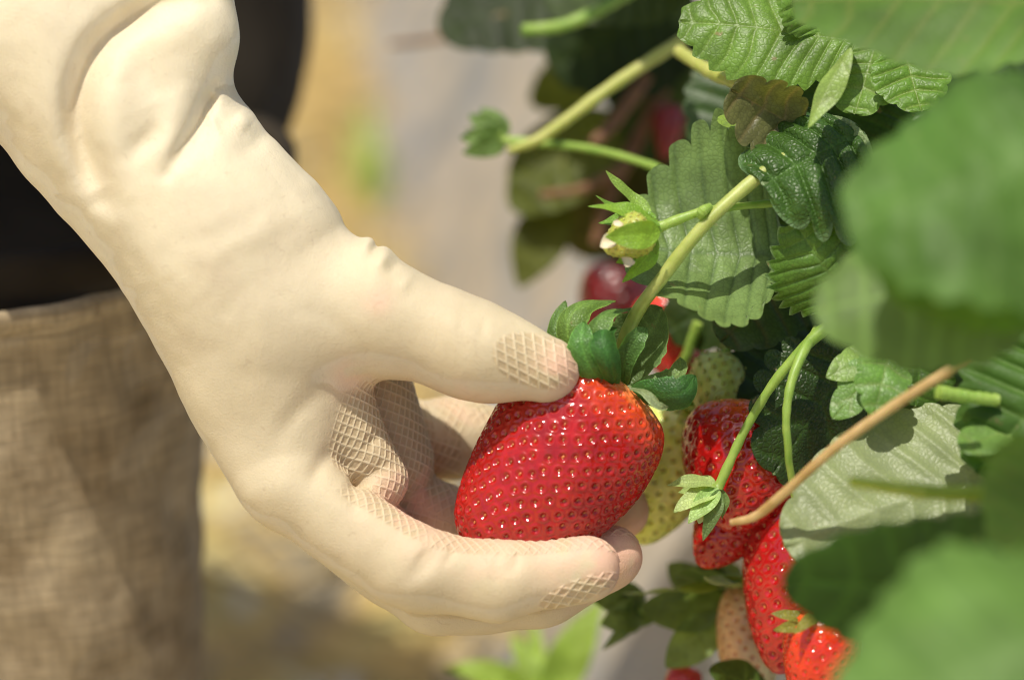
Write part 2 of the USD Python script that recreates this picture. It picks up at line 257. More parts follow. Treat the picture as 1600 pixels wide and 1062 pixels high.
FOLDS = [(spline(L, 4 * len(L) - 3), w, d) for L, w, d in FOLDS]
def hand_sdf(p):
    p = p.astype(np.float32)
    arm = chain(p, ARM, 60, 0.86)
    bul = smin(cone(p, (300, -200, -35), (278, 45, -40), 100, 88, .9), cone(p, (278, 45, -40), (228, 140, -42), 88, 72, .9), 40)
    arm = smin(arm, bul, 60)
    pal = cone(p, (405, 520, 5), (452, 758, -25), 138, 70, .8)
    pal = smin(pal, cone(p, (400, 520, 60), (478, 745, 65), 120, 72), 40)
    pal = smin(pal, cone(p, (430, 520, 110), (520, 715, 145), 100, 72), 40)
    pal = smin(pal, cone(p, (460, 520, 150), (590, 690, 215), 88, 70), 40)
    pal = smin(pal, cone(p, (570, 585, 120), (612, 720, 130), 66, 62), 25)           # heel of the cupped palm
    d0 = smin(arm, pal, 60)
    d0 = smin(d0, cone(p, (535, 640, 15), (590, 750, 25), 42, 44), 22)                # web between thumb and forefinger
    d0 = smin(d0, cone(p, (505, 520, -5), (520, 660, 20), 62, 50), 40)
    d = smin(d0, chain(p, THUMB, 40), 45)
    for J, k in ((INDEX, 34), (MIDDLE, 28), (RING, 26), (PINKY, 26)):
        d = smin(d, smin(d0, chain(p, J, 30), k), 5)
    front = np.clip((60 - p[:, 2]) / 60, 0, 1)
    for L, w, dep in FOLDS:
        lo, hi = np.min(L, 0) - 3 * w, np.max(L, 0) + 3 * w
        i = np.nonzero((p[:, 0] > lo[0]) & (p[:, 0] < hi[0]) & (p[:, 1] > lo[1]) & (p[:, 1] < hi[1]) & (p[:, 2] < 60))[0]
        if len(i) == 0: continue
        q, s = seg_dist(p[i], L)
        d[i] += dep * np.exp(-q / (w * w)) * front[i] * np.sin(np.pi * np.clip(s, .04, .96)) ** .6
    return d
def polygonise(f, lo, hi, h):
    """Naive surface nets, evaluated only near the surface."""
    lo, hi = np.array(lo, float), np.array(hi, float); c = 6
    n = (np.ceil((hi - lo) / h / c).astype(int)) * c + 1
    nc = (n - 1) // c + 1
    ax = [lo[k] + np.arange(nc[k]) * h * c for k in range(3)]
    D = f(np.stack(np.meshgrid(*ax, indexing='ij'), -1).reshape(-1, 3)).reshape(nc)
    cell = np.abs(D) < h * c * 1.9
    near = cell[:-1, :-1, :-1].copy()
    for i, j, k in np.ndindex(2, 2, 2): near |= cell[i:nc[0] - 1 + i, j:nc[1] - 1 + j, k:nc[2] - 1 + k]
    full = np.repeat(np.repeat(np.repeat(np.sign(D) * 99, c, 0), c, 1), c, 2)[:n[0], :n[1], :n[2]].astype(np.float32)
    msk = np.zeros(n, bool); msk[:-1, :-1, :-1] = np.repeat(np.repeat(np.repeat(near, c, 0), c, 1), c, 2)
    msk[1:] |= msk[:-1].copy(); msk[:, 1:] |= msk[:, :-1].copy(); msk[:, :, 1:] |= msk[:, :, :-1].copy()
    idx = np.argwhere(msk); full[msk] = f(lo + idx * h)
    s = full < 0
    sl = [[slice(i, m - 1 + i) for m in n] for i in (0, 1)]
    corner = {(i, j, k): full[sl[i][0], sl[j][1], sl[k][2]] for i, j, k in np.ndindex(2, 2, 2)}
    cnt = sum((v < 0).astype(np.int8) for v in corner.values()); act = (cnt > 0) & (cnt < 8)
    ids = -np.ones(act.shape, int); ids[act] = np.arange(act.sum()); ci = np.argwhere(act)
    cv = {k: v[act] for k, v in corner.items()}; acc = np.zeros((len(ci), 3)); num = np.zeros(len(ci))
    for a in cv:
        for k in range(3):
            if a[k] == 0:
                b = tuple(1 if q == k else a[q] for q in range(3)); va, vb = cv[a], cv[b]; m = (va < 0) != (vb < 0)
                t = np.where(m, va / np.where(m, va - vb, 1), 0); pt = np.array(a, float)[None] + np.zeros((len(ci), 3)); pt[:, k] = t
                acc += pt * m[:, None]; num += m
    v = lo + (ci + acc / num[:, None]) * h; F = []
    for k in range(3):
        o = [q for q in range(3) if q != k]
        A, B = [slice(None)] * 3, [slice(None)] * 3; A[k] = slice(0, n[k] - 1); B[k] = slice(1, n[k])
        ch = s[tuple(A)] != s[tuple(B)]; e = np.argwhere(ch); e = e[(e[:, o[0]] > 0) & (e[:, o[1]] > 0) & (e[:, o[0]] < n[o[0]] - 1) & (e[:, o[1]] < n[o[1]] - 1)]
        def cid(d0, d1):
            q = e.copy(); q[:, o[0]] -= d0; q[:, o[1]] -= d1; return ids[q[:, 0], q[:, 1], q[:, 2]]
        q = np.stack([cid(1, 1), cid(0, 1), cid(0, 0), cid(1, 0)], 1); flip = s[tuple(e.T)] ^ (k == 1)
        q[~flip] = q[~flip][:, ::-1]; F.append(q)
    q = np.vstack(F); q = q[(q >= 0).all(1)]
    return v, np.vstack([q[:, [0, 1, 2]], q[:, [0, 2, 3]]])
def sdf_grad(f, v, e=1.5):
    g = np.stack([f(v + np.eye(3)[k] * e) - f(v - np.eye(3)[k] * e) for k in range(3)], 1) / (2 * e)
    return g
STEP = 4.5
hv, hf = polygonise(hand_sdf, (-640, -850, -330), (1050, 1040, 460), STEP)
for it in range(2):
    g = sdf_grad(hand_sdf, hv); d = hand_sdf(hv)
    hv = hv - g * np.clip(d / np.maximum((g * g).sum(1), .2), -4, 4)[:, None]
hv = trimesh.smoothing.filter_laplacian(trimesh.Trimesh(hv, hf, process=False), lamb=.4, iterations=2).vertices.view(np.ndarray).copy()

# local sculpting strokes (x, y, push right, push down) that trim the outline of the hand
STROKES = np.array([(-8, 233, 9, -8), (44, 284, 3, -3), (132, 396, 8, -6), (156, 435, 17, -10), (182, 476, 16, -13), (210, 513, 11, -9), (240, 555, 7, -5), (270, 595, 2, -1), (300, 640, -6, 5), (330, 678, -13, 10), (353, 717, -14, 7), (373, 758, -10, 3), (397, 812, 3, -3), (426, 833, 3, -5), (495, 867, -2, 3), (517, 884, -4, 5), (562, 917, -5, 6),
    (633, 982, 5, -7), (677, 992, 0, -2), (753, 981, 1, 10), (841, 983, -1, -4), (883, 961, 6, 8), (956, 917, 3, 5), (999, 874, 4, 1), (378, -2, -16, 2), (378, 47, -4, 0), (372, 85, 1, 0), (367, 124, -7, -2), (393, 169, -3, 3), (413, 196, -3, 2), (442, 226, -4, 4), (474, 261, -3, 3), (506, 306, 3, -2), (522, 352, 17, -9), (547, 384, 10, -19), (577, 385, 3, -14), (589, 394, 2, -8), (619, 397, -6, 6), (649, 411, -6, 13), (669, 423, -3, 5), (699, 442, 0, 2),
    (754, 454, -3, 14), (801, 476, -8, 11), (838, 508, 0, 0), (872, 526, 0, 1), (906, 570, 1, 0), (861, 630, 0, 1), (829, 642, 0, -2), (787, 622, 3, 8), (720, 606, 0, 2), (450, 550, 0, 0), (560, 520, 0, 0), (400, 650, 0, 0), (600, 870, 0, 0), (800, 900, 0, 0), (250, 300, 0, 0), (680, 520, 0, 0)], float)
acc = np.zeros((len(hv), 2)); ws_ = np.full(len(hv), .25)
for x, y, dx, dy in STROKES:
    w_ = np.exp(-((hv[:, 0] - x) ** 2 + (hv[:, 1] - y) ** 2) / 42.0**2); acc += w_[:, None] * [dx, dy]; ws_ += w_
hv[:, :2] += acc / ws_[:, None] * 1.15
# grip relief: lozenge net moulded on palm, finger pads and thumb tip
def vnormals(v, f):
    n = np.zeros_like(v); c = np.cross(v[f[:, 1]] - v[f[:, 0]], v[f[:, 2]] - v[f[:, 0]])
    for k in range(3): np.add.at(n, f[:, k], c)
    return n / np.maximum(np.linalg.norm(n, axis=1, keepdims=True), 1e-9)
def finger_coords(p, J):
    best = None; s0 = 0.0
    for A, B in zip(J[:-1], J[1:]):
        a, b = np.array(A[:3], float), np.array(B[:3], float); ba = b - a; L = np.linalg.norm(ba)
        h = np.clip((p - a) @ ba / (L * L), 0 if best is not None else -.3, 1.0 if B is not J[-1] else 1.6); q = p - a - h[:, None] * ba; d = np.linalg.norm(q, axis=1) - (A[3] + (B[3] - A[3]) * np.clip(h, 0, 1))
        s = s0 + h * L; r = (A[3] + (B[3] - A[3]) * np.clip(h, 0, 1)); ax = np.repeat((ba / L)[None], len(p), 0); s0 += L
        if best is None: best, S, Q, Rr, AX = d, s, q, r, ax
        else:
            m = d < best; best = np.where(m, d, best); S = np.where(m, s, S); Rr = np.where(m, r, Rr); Q[m] = q[m]; AX[m] = ax[m]
    return best, S, Q, Rr, AX
sst = lambda a, b, x: (lambda t: t * t * (3 - 2 * t))(np.clip((x - a) / (b - a), 0, 1))
def grip(p, n):
    """(mask, a, b): how much relief there is and the two lozenge line coordinates in pitches."""
    mask = np.zeros(len(p)); A = np.zeros(len(p)); B = np.zeros(len(p))
    for J, pal in ((INDEX, (.2, -.95, .12)), (MIDDLE, (.25, -.9, .1)), (RING, (.3, -.9, -.3)), (PINKY, (0, -.85, -.5))):
        d, s, q, r, ax = finger_coords(p, J); pv = np.array(pal); pv = pv - ax * (ax @ pv)[:, None]; pv /= np.linalg.norm(pv, axis=1, keepdims=True)
        sd = np.cross(ax, pv); qn = q / np.maximum(np.linalg.norm(q, axis=1, keepdims=True), 1e-6)
        th = np.arctan2((qn * sd).sum(1), (qn * pv).sum(1)); m = sst(9, 3, d) * sst(1.12, .98, np.abs(th)) * sst(60, 95, s)
        up = m > mask; mask = np.where(up, m, mask); A = np.where(up, s / 16 + th * r / 23, A); B = np.where(up, s / 16 - th * r / 23, B)
    # palm and web
    d, s, q, r, ax = finger_coords(p, INDEX[:2] + INDEX[1:2] if False else INDEX)
    edge = np.interp(p[:, 1], [560, 600, 650, 700, 740, 790, 850], [548, 528, 514, 510, 520, 545, 600])
    dt, *_ = finger_coords(p, THUMB)
    m = sst(0, 6, p[:, 0] - edge) * sst(-60, -40, p[:, 2]) * sst(3, 16, dt) * sst(560, 575, p[:, 1]) * sst(850, 800, p[:, 1]) * (p[:, 0] < 720) * sst(-.35, -.1, n[:, 0])
    m = m * (mask < .05)
    u = (p[:, 0] * .9 + p[:, 2] * .75); w = p[:, 1]
    A = np.where(m > 0, u / 12.5 + w / 46, A); B = np.where(m > 0, w / 15.5 - u / 52, B); mask = np.maximum(mask, m)
    # thumb tip
    c, sn = math.cos(.27), math.sin(.27); x, y = p[:, 0] - 838, p[:, 1] - 564; U, W = x * c + y * sn, -x * sn + y * c
    m = sst(1.1, .92, np.sqrt(np.abs(U / 68) ** 2.3 + np.abs(W / 40) ** 2.3)) * (p[:, 2] < -62) * (dt < 12)
    A = np.where(m > 0, U / 16.5 - W / 40, A); B = np.where(m > 0, W / 12.5 - U / 58, B); mask = np.maximum(mask, m)
    # outer side of the forefinger tip
    c, sn = math.cos(-.36), math.sin(-.36); x, y = p[:, 0] - 905, p[:, 1] - 922; U, W = x * c + y * sn, -x * sn + y * c
    m = sst(1.06, .95, np.sqrt((U / 66) ** 2 + (W / 17) ** 2)) * (p[:, 2] < -20)
    A = np.where(m > 0, U / 24 + W / 14, A); B = np.where(m > 0, U / 24 - W / 14, B); mask = np.maximum(mask, m)
    return mask, A, B
mk, _, _ = grip(hv, vnormals(hv, hf))
for it in range(2):
    sel = np.nonzero((mk[hf] > 0).any(1))[0]
    hv, hf = trimesh.remesh.subdivide(hv, hf, face_index=sel)
    mk, A, B = grip(hv, vnormals(hv, hf))
hn = vnormals(hv, hf)
hv = hv + hn * (3.2 * (meshkit.fbm(hv / 75, 3, 3) - .5) + 1.0 * (meshkit.noise(hv / 22, 8) - .5))[:, None]
line = lambda x: np.exp(-((np.abs(x - np.round(x))) / .115) ** 2)
net = np.maximum(line(A), line(B)) * mk
hv = hv + hn * (net * 1.8)[:, None]
CREAM, PINKISH = np.array([0.745, 0.65, 0.455]), np.array([0.78, 0.45, 0.33])
hc = np.repeat(CREAM[None], len(hv), 0)
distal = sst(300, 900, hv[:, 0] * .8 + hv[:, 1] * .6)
hc = hc * (1 - .25 * distal[:, None] * np.array([0.8, .95, 1.15]))  # fall of light towards the fingers painted into the colour, with brown grime
hc = hc * (1 + (net * .10)[:, None]) * (1 - .2 * ((1 - net) * mk)[:, None] * np.array([.7, 1, 1.3]))
st = meshkit.fbm(np.stack([hv[:, 0] / 40, hv[:, 1] / 40, hv[:, 2] / 40], -1), 3, 5)
for (x, y, r, a) in ((925, 862, 70, .55), (985, 850, 50, .6), (640, 770, 45, .5), (880, 575, 36, .55), (870, 855, 40, .35), (590, 470, 22, .35), (715, 640, 40, .25), (660, 800, 60, .35), (545, 590, 30, .3), (760, 860, 50, .25)):
    wgt = min(1.3 * a, .8) * np.exp(-((hv[:, 0] - x) ** 2 + (hv[:, 1] - y) ** 2) / r**2) * sst(.32, .55, st)
    hc = hc * (1 - wgt[:, None]) + PINKISH * wgt[:, None]
hw = VV(np.column_stack([hv[:, 0], hv[:, 1], hv[:, 2] / 5]))
# hv is left-handed (image y points down): make the faces point outwards
if trimesh.Trimesh(hw, hf, process=False).volume < 0: hf = hf[:, ::-1]
PB = V(0, 760, 150); person = thing('person', 'person in a cream rubber glove and dark trousers cradling the largest ripe strawberry', 'person', (PB[0], PB[1], 0))
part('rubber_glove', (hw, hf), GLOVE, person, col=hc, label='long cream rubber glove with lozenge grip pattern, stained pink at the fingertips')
# trouser leg and woven legging, round cloth forms with folds
def cloth(levels, sides, n, amp, seed, fr):
    """levels: world x, y, z, radius x, radius y from top to bottom."""
    L = spline(levels, n); a = np.arange(sides) * 2 * np.pi / sides
    v = np.stack([L[:, None, 0] + L[:, None, 3] * np.cos(a), L[:, None, 1] + L[:, None, 4] * np.sin(a), L[:, None, 2] + 0 * a], -1)
    w = meshkit.fbm(v * np.array(fr), 3, seed) - .5
    v[..., 0] += amp * w * np.cos(a); v[..., 1] += amp * w * np.sin(a)
    return v.reshape(-1, 3), grid_faces(n, sides, True)
R0 = 66 * MM * 1.16; lz = V(0, 478, 76)[2]; tx = V(318, 700, 150)[0] - R0
v, f = cloth([(tx + .004, PB[1] + .012, lz, R0 + .004, R0), (tx + .004, PB[1] + .010, lz - .03, R0 + .003, R0), (tx, PB[1], lz - .1, R0, R0 * .98), (tx - .006, PB[1], lz - .2, R0 * .97, R0 * .95), (tx - .01, PB[1], -.02, R0 * .9, R0 * 1.0)], 160, 120, .022, 3, (22, 22, 14))
v2, f2 = cloth([(tx + .004, PB[1] + .012, lz - .012, R0 - .0, R0 - .004), (tx + .004, PB[1] + .012, lz - .004, R0 + .003, R0 + .0), (tx + .004, PB[1] + .012, lz + .004, R0 + .0055, R0 + .0025), (tx + .004, PB[1] + .012, lz + .005, R0 + .001, R0 - .003), (tx + .004, PB[1] + .012, lz - .02, R0 - .004, R0 - .008)], 160, 24, .022, 3, (22, 22, 14))
lg = part('legging', (v, f), KHAKI, person, label='coarse beige woven legging with a frayed rim')
part('rim', (v2, f2), KHAKI, lg)
e0 = V(485, 20, 250); e1 = V(462, 245, 250)
tr = [(e0[0] - .27, e0[1] + .0, e0[2] + .2, .15, .13), (e0[0] - .19, e0[1] + .01, e0[2] + .1, .15, .14), (e0[0] - .14, e0[1] + .02, e0[2], .14, .14), (e1[0] - .125, e1[1] - .01, e1[2], .125, .12), (tx + .02, PB[1] + .03, lz + .02, .085, .085), (tx, PB[1] + .01, lz - .08, .06, .06), (tx, PB[1] + .01, .0, .05, .05)]
v, f = cloth(tr, 120, 120, .03, 8, (12, 12, 7)); part('trousers', (v, f), DARK, person, label='near black trouser leg')

# ------------------------------------------------------------------ leaves, sepals
def leaflet(base, tip, width, normal, bend=0.0, cup=0.0, fold=0.0, teeth=9, tooth=.10, nu=70, nv=31, seed=0, top=(0.06, 0.13, 0.025), vein=(0.13, 0.20, 0.06),
            shape=.62, relief=.035, wave=.05, pw=.85, twist=0.0, edge=None, sharp=.5, narrow=0.0, serr=0.0):
    """A toothed leaf blade: (vertices, faces), colours. base, tip: world points; width: full width in metres; normal: the way its upper side faces."""
    base, tip = np.asarray(base, float), np.asarray(tip, float); ax = tip - base; L = np.linalg.norm(ax); ax /= L
    sd = np.cross(normal, ax); sd /= np.linalg.norm(sd); nn = np.cross(ax, sd)
    t = np.linspace(0, 1, nu)[:, None]; v = np.linspace(-1, 1, nv)[None]; av = np.abs(v)
    xb = t * (1 - narrow) + narrow * t**2
    wb = np.sin(np.pi * np.clip(xb, 0, 1) ** pw) ** shape; wb = np.where(np.isfinite(wb), wb, 0)
    mid = xb**1.45
    fr = (t * teeth + (.55 * (meshkit.noise(np.stack([t * 4.5 + 0 * v, v * 1.6 + 0 * t, 0 * t + 0 * v + seed * 3.3], -1), seed) - .5)) * np.clip(np.minimum(t, 1 - t) * 6, 0, 1)) % 1.0
    tb = (1 - np.abs(2 * fr - 1) ** 2.2) ** sharp * np.clip(np.minimum(t * 4, 1), 0, 1)
    tb = tb * (1 - serr) + serr * np.minimum(fr / .72, (1 - fr) / .28) * np.clip(np.minimum(t * 4, 1), 0, 1)
    k = 1 + tooth * (tb - .4) * av**4
    x = mid + (xb - mid) * av; y = np.sign(v) * wb * av * width / 2 / L
    dxb, dyb = np.gradient(xb[:, 0]), np.gradient(wb[:, 0] * width / 2 / L); q = np.hypot(dxb, dyb) + 1e-9
    td = (tooth * width / 2 / L * (tb - .4)) * av**5; x = x - td * (dyb / q)[:, None]; y = y + np.sign(v) * td * (dxb / q)[:, None]
    x = x * np.ones_like(v); y = y * np.ones_like(t)
    dv = np.abs(fr - .5) * np.ones_like(v)                       # distance to the side vein, in pitches
    ve = np.maximum(np.exp(-(dv / .085) ** 2) * np.clip(1.15 - av * .55, 0, 1), np.exp(-((y * L / (width * .5)) / .028) ** 2))
    quilt = (1 - np.exp(-(dv / .2) ** 2)) * np.clip(av * 5, 0, 1) * np.clip((1 - av) * 6, 0, 1)
    P = np.stack([x * 3.1, y * 3.1, np.full_like(x, seed * 1.7)], -1)
    h = relief * (quilt * .75 - .35 * ve) * (width / L) * .5 + cup * y**2 * 2 + fold * np.abs(y) + wave * (meshkit.fbm(P, 3, seed) - .5) + wave * .5 * np.sin(x * 9 + seed) * (y / (width / L)) * 2
    if twist: cy, sy_ = np.cos(twist * x), np.sin(twist * x); y, h = y * cy - h * sy_, y * sy_ + h * cy
    if abs(bend) > 1e-6:                                         # bend the blade along its length, base and direction kept
        R = 1 / bend; a = x * bend; x, h = (R - h) * np.sin(a), R - (R - h) * np.cos(a)
        ct = (R * math.sin(bend), R - R * math.cos(bend)); q = math.hypot(*ct); c, s = ct[0] / q, ct[1] / q; x, h = (x * c + h * s) / q, (-x * s + h * c) / q; y = y
    vtx = base + L * (x[..., None] * ax + y[..., None] * sd + h[..., None] * nn)
    top = np.array(top) * ((1.6, 1.5, 1.2) if top[1] >= .115 else (1.25, 1.15, 1.0)); vein = np.minimum(np.array(vein) * (1.5, 1.4, 1.2), top * 1.7); c = top * (1 + .18 * (meshkit.fbm(P * 2.2, 3, seed + 9)[..., None] - .5) * 2)  # dark tops get less gain: interior leaf shade is painted into the colour
    c = c * (1 - ve[..., None] * .75) + np.array(vein) * ve[..., None] * .75
    if edge is not None: e = np.clip((av * np.ones_like(t) - .93) / .05, 0, 1)[..., None]; c = c * (1 - e * .6) + np.array(edge) * e * .6
    return (vtx.reshape(-1, 3), grid_faces(nu, nv)), c.reshape(-1, 3)
def sepals(parent, at, axis, n, length, width, seed, spread=(.3, 1.0), bend=(-.8, .4), col=((0.08, 0.17, 0.03), (0.13, 0.24, 0.05)), mat_=None, nu=26, nv=13, teeth=3, jit=.4, r0=.12):
    rs = random.Random(seed); axis = np.asarray(axis, float) / np.linalg.norm(axis); a = np.cross(axis, FWD); a /= np.linalg.norm(a); b = np.cross(axis, a)
    for k in range(n):
        th = 2 * math.pi * (k + rs.uniform(-jit, jit)) / n; out = math.cos(th) * a + math.sin(th) * b; e = rs.uniform(*spread); d = out * math.cos(e) + axis * math.sin(e); l = length * rs.uniform(.75, 1.2)
        p0 = at + out * length * r0; q = rs.random(); c = np.array(col[0]) * (1 - q) + np.array(col[1]) * q
        m, cc = leaflet(p0, p0 + d * l, width * rs.uniform(.75, 1.2), axis * math.cos(e) - out * math.sin(e), bend=rs.uniform(*bend), cup=rs.uniform(.1, .6), teeth=teeth, tooth=.12, nu=nu, nv=nv, seed=seed * 31 + k, top=c, vein=c * 1.5, shape=.75, pw=.75, relief=.03, wave=.08, twist=rs.uniform(-.4, .4))
        part('sepal', m, mat_ or SEPAL, parent, col=cc)

# ------------------------------------------------------------------ strawberries
PROFILE = [(0.0, 0.0), (.004, .34), (.02, .60), (.06, .80), (.14, .94), (.25, 1.0), (.38, .985), (.52, .90), (.66, .75), (.78, .60), (.88, .42), (.955, .24), (.99, .1), (1.0, 0.0)]
def berry(parent, top, tip, rad, colour, nseeds, res=(150, 120), profile=PROFILE, squash=(1, 1), seed=0, pit=.10, flesh_mat=None, seed_mat=None, bulge=.05, shift=0.0, lumpy=.06, seeds_out=0.0, seedsize=1.0):
    """colour: function (s along the axis, angle, noise, pit) -> rgb rows."""
    top, tip = np.asarray(top, float), np.asarray(tip, float); ax = tip - top; L = np.linalg.norm(ax); ax /= L
    b = np.cross(ax, FWD); b /= np.linalg.norm(b); c = np.cross(ax, b)                 # b: sideways in the picture, c: in depth
    pr = np.array(profile); s = np.linspace(0, 1, 900); tq = np.linspace(0, 1, len(pr))
    cur = spline(pr, 900); arc = np.concatenate([[0], np.cumsum(np.hypot(np.diff(cur[:, 0]) * L, np.diff(cur[:, 1]) * rad))]); S = arc[-1]
    at = lambda a: (np.interp(a, arc, cur[:, 0]), np.interp(a, arc, np.maximum(cur[:, 1], 0)))
    lump = lambda s_, th: 1 + lumpy * (meshkit.fbm(np.stack([np.cos(th) * 1.4 + seed, np.sin(th) * 1.4, s_ * 2.2 + 0 * th], -1), 2, seed) - .5) * 2
    def pos(a, th):
        s_, r = at(a); R = rad * r * lump(s_, th)
        return top + (s_ * L)[..., None] * ax + (R * np.cos(th) * squash[0] + shift * rad * np.sin(np.pi * s_))[..., None] * b + (R * np.sin(th) * squash[1])[..., None] * c
    # seeds, evenly over the skin in spirals
    aa = np.linspace(0, S, 900); area = np.concatenate([[0], np.cumsum(np.interp(.5 * (aa[1:] + aa[:-1]), arc, np.maximum(cur[:, 1], .02)))]); area /= area[-1]
    k = np.arange(nseeds) + .5; sa = np.interp(.05 + .945 * k / nseeds, area, aa); st = k * 2.399963 + seed
    rs = np.random.RandomState(seed); sa = sa + rs.uniform(-.003, .003, nseeds) * S; st = st + rs.uniform(-.03, .03, nseeds)
    sp = pos(sa, st); e = S * 1e-3
    sn = np.cross(pos(sa + e, st) - pos(sa - e, st), pos(sa, st + 1e-3) - pos(sa, st - 1e-3)); sn /= np.linalg.norm(sn, axis=1, keepdims=True)
    sn = np.where(((sn * (sp - (top + tip) / 2)).sum(1) < 0)[:, None], -sn, sn)
    sdn = pos(sa + e, st) - sp; sdn /= np.linalg.norm(sdn, axis=1, keepdims=True)
    nu, nv = res; A, TH = np.meshgrid(np.linspace(1e-5, S * (1 - 1e-5), nu), np.arange(nv) * 2 * np.pi / nv, indexing='ij')
    v = pos(A, TH).reshape(-1, 3); f = grid_faces(nu, nv, True); n = vnormals(v, f)
    if (n * (v - (top + tip) / 2)).sum() < 0: f = f[:, ::-1]; n = -n
    sep = math.sqrt(2 * math.pi * rad * S * .62 / nseeds)
    dist, _ = cKDTree(sp).query(v, k=2); d1, d2 = dist[:, 0] / sep, dist[:, 1] / sep
    ph = np.exp(-(d1 / .22) ** 3); puff = np.clip(d2 - d1, 0, .4)
    s_, _r = at(A.ravel()); h = sep * (-pit * 1.35 * ph + bulge * (1 - np.exp(-(d1 / .42) ** 2)) - bulge * .6 * np.exp(-((d2 - d1) / .16) ** 2) + .05 * np.exp(-((d1 - .35) / .09) ** 2))
    v = v + n * h[:, None]
    nz = meshkit.fbm(v * 160, 3, seed)
    body = part('flesh', (v, f), flesh_mat or FLESH, parent, col=colour(s_, TH.ravel(), nz, ph))
    ico = trimesh.creation.icosphere(1, 1.0); iv, jf = np.array(ico.vertices), np.array(ico.faces); ms = []
    ws = np.cross(sn, sdn)
    for i in range(nseeds):
        w = sep * .075 * seedsize * rs.uniform(.85, 1.2); q = sp[i] + sn[i] * sep * (-pit * 1.05 + seeds_out)
        ms.append((q + (iv[:, :1] * sdn[i] * w * 1.75 + iv[:, 1:2] * ws[i] * w + iv[:, 2:] * sn[i] * w * .75) * (1 - .25 * iv[:, :1]), jf))
    part('seeds', cat_mesh(ms), seed_mat or SEED, parent, kind='stuff')
    return body
def ripe(shoulder=.1, pale=(0.80, 0.32, 0.10), red=(0.43, 0.009, 0.007), dark=(0.29, 0.004, 0.006), orange=(0.72, 0.07, 0.015)):
    def f(s, th, nz, ph):
        s = s + .10 * (nz - .5); w = np.clip(s / shoulder, 0, 1)[:, None]; w2 = np.clip((s - shoulder * .8) / (.16), 0, 1)[:, None]; d = np.clip((nz - .35) * 2.2, 0, 1)[:, None]
        c = np.array(red) * (1 - d * .6) + np.array(dark) * d * .6; c = np.array(orange) * (1 - w2) + c * w2; return (np.array(pale) * (1 - w) + c * w)
    return f
def unripe(c1=(0.62, 0.70, 0.10), c2=(0.76, 0.78, 0.24), blush=None):
    def f(s, th, nz, ph):
        d = np.clip((nz - .3) * 2.2, 0, 1)[:, None]; c = np.array(c2) * (1 - d) + np.array(c1) * d; c = c * (1 - ph[:, None] * .35)
        if blush is not None: w = np.clip(.5 + .7 * np.cos(th - blush[0]) + (nz - .5) * 1.6 + ph * .5, 0, 1)[:, None] * blush[1]; c = c * (1 - w) + np.array((0.66, .16, .06)) * w
        return c
    return f

# the big one in the hand
PB2 = [(0.0, 0.0), (.004, .34), (.02, .60), (.06, .83), (.13, .945), (.24, .99), (.38, 1.0), (.50, .96), (.62, .88), (.74, .775), (.84, .66), (.92, .51), (.97, .32), (.995, .1), (1.0, 0.0)]
b1 = thing('strawberry', 'largest ripe red strawberry, glossy, held between gloved thumb and fingers', 'strawberry', V(880, 740, 8))
berry(b1, V(962, 592, 6), V(745, 872, 0), 131 * .2 * MM, ripe(.07), 540, (330, 420), PB2, (1.0, .86), 2, pit=.1, seedsize=1.0, shift=.07, bulge=.05)
C1 = V(960, 592, 6)
up1 = vdir(.35, .25, .9)
def sep1(b, t, w, nrm, bend, cup, col=(0.075, 0.17, 0.03), twist=0, teeth=3, fold=0):
    c = np.array(col); m, cc = leaflet(V(*b), V(*t), w * .2 * MM, vdir(*nrm), bend=bend, cup=cup, fold=fold, teeth=teeth, tooth=.10, nu=44, nv=23, seed=int(t[0] + t[1]), top=c, vein=c * 1.45, shape=.7, pw=.72, relief=.05, wave=.07, twist=twist, edge=c * 1.9)
    part('sepal', m, SEPAL, b1, col=cc)
def ribbon(path, w, nrm, cup, c, seed=0, nv=17, n=44, teeth=3, tooth=.14, pw=.7):
    """A curled sepal that follows a path of (px, py, depth) and faces nrm at its root."""
    p = spline(VV(np.array(path, float)), n); t = np.gradient(p, axis=0); t /= np.linalg.norm(t, axis=1, keepdims=True); N = []; k = vdir(*nrm)
    for q in range(n): k = k - t[q] * (k @ t[q]); k = k / np.linalg.norm(k); N.append(k)
    N = np.array(N); sd = np.cross(N, t); u = np.linspace(0, 1, n)[:, None]; v = np.linspace(-1, 1, nv)[None]
    fr = (u * teeth * 1.4) % 1.0; tb = np.minimum(fr / .75, (1 - fr) / .25) * np.clip((u - .35) * 4, 0, 1)
    W = (np.clip(u, .02, 1) ** .5 * np.clip(1 - u, 0, 1) ** .62) / .545 * w * .1 * MM; y = v * W * (1 + tooth * (tb - .3) * np.abs(v) ** 4)
    h = cup * (y ** 2) / (w * .1 * MM) + .35 * MM * (meshkit.noise(np.stack([u * 5 + 0 * v, v * 2 + 0 * u, 0 * u + 0 * v + seed], -1), seed) - .5) * 2 - .25 * MM * np.exp(-(v / .12) ** 2)
    P = p[:, None] + y[..., None] * sd[:, None] + h[..., None] * N[:, None]
    c = np.array(c); C = c * (1 + .3 * (meshkit.noise(np.stack([u * 9 + 0 * v, v * 4 + 0 * u, 0 * u + 0 * v], -1), seed + 1)[..., None] - .5)); ve = np.maximum(np.exp(-(v / .09) ** 2) + 0 * u, .6 * np.exp(-(((u * 7 - np.abs(v) * 1.4) % 1 - .5) / .1) ** 2))[..., None]
    C = C * (1 + .45 * ve); e = np.clip((np.abs(v) - .9) / .08, 0, 1)[..., None]; C = C * (1 + .8 * e)
    part('sepal', (P.reshape(-1, 3), grid_faces(n, nv)), SEPAL, b1, col=C.reshape(-1, 3))
ribbon([(930, 598, 4), (884, 562, 6), (869, 512, 8), (884, 470, 12)], 44, (-.5, .85, 0), -.3, (.10, .19, .04), 1)
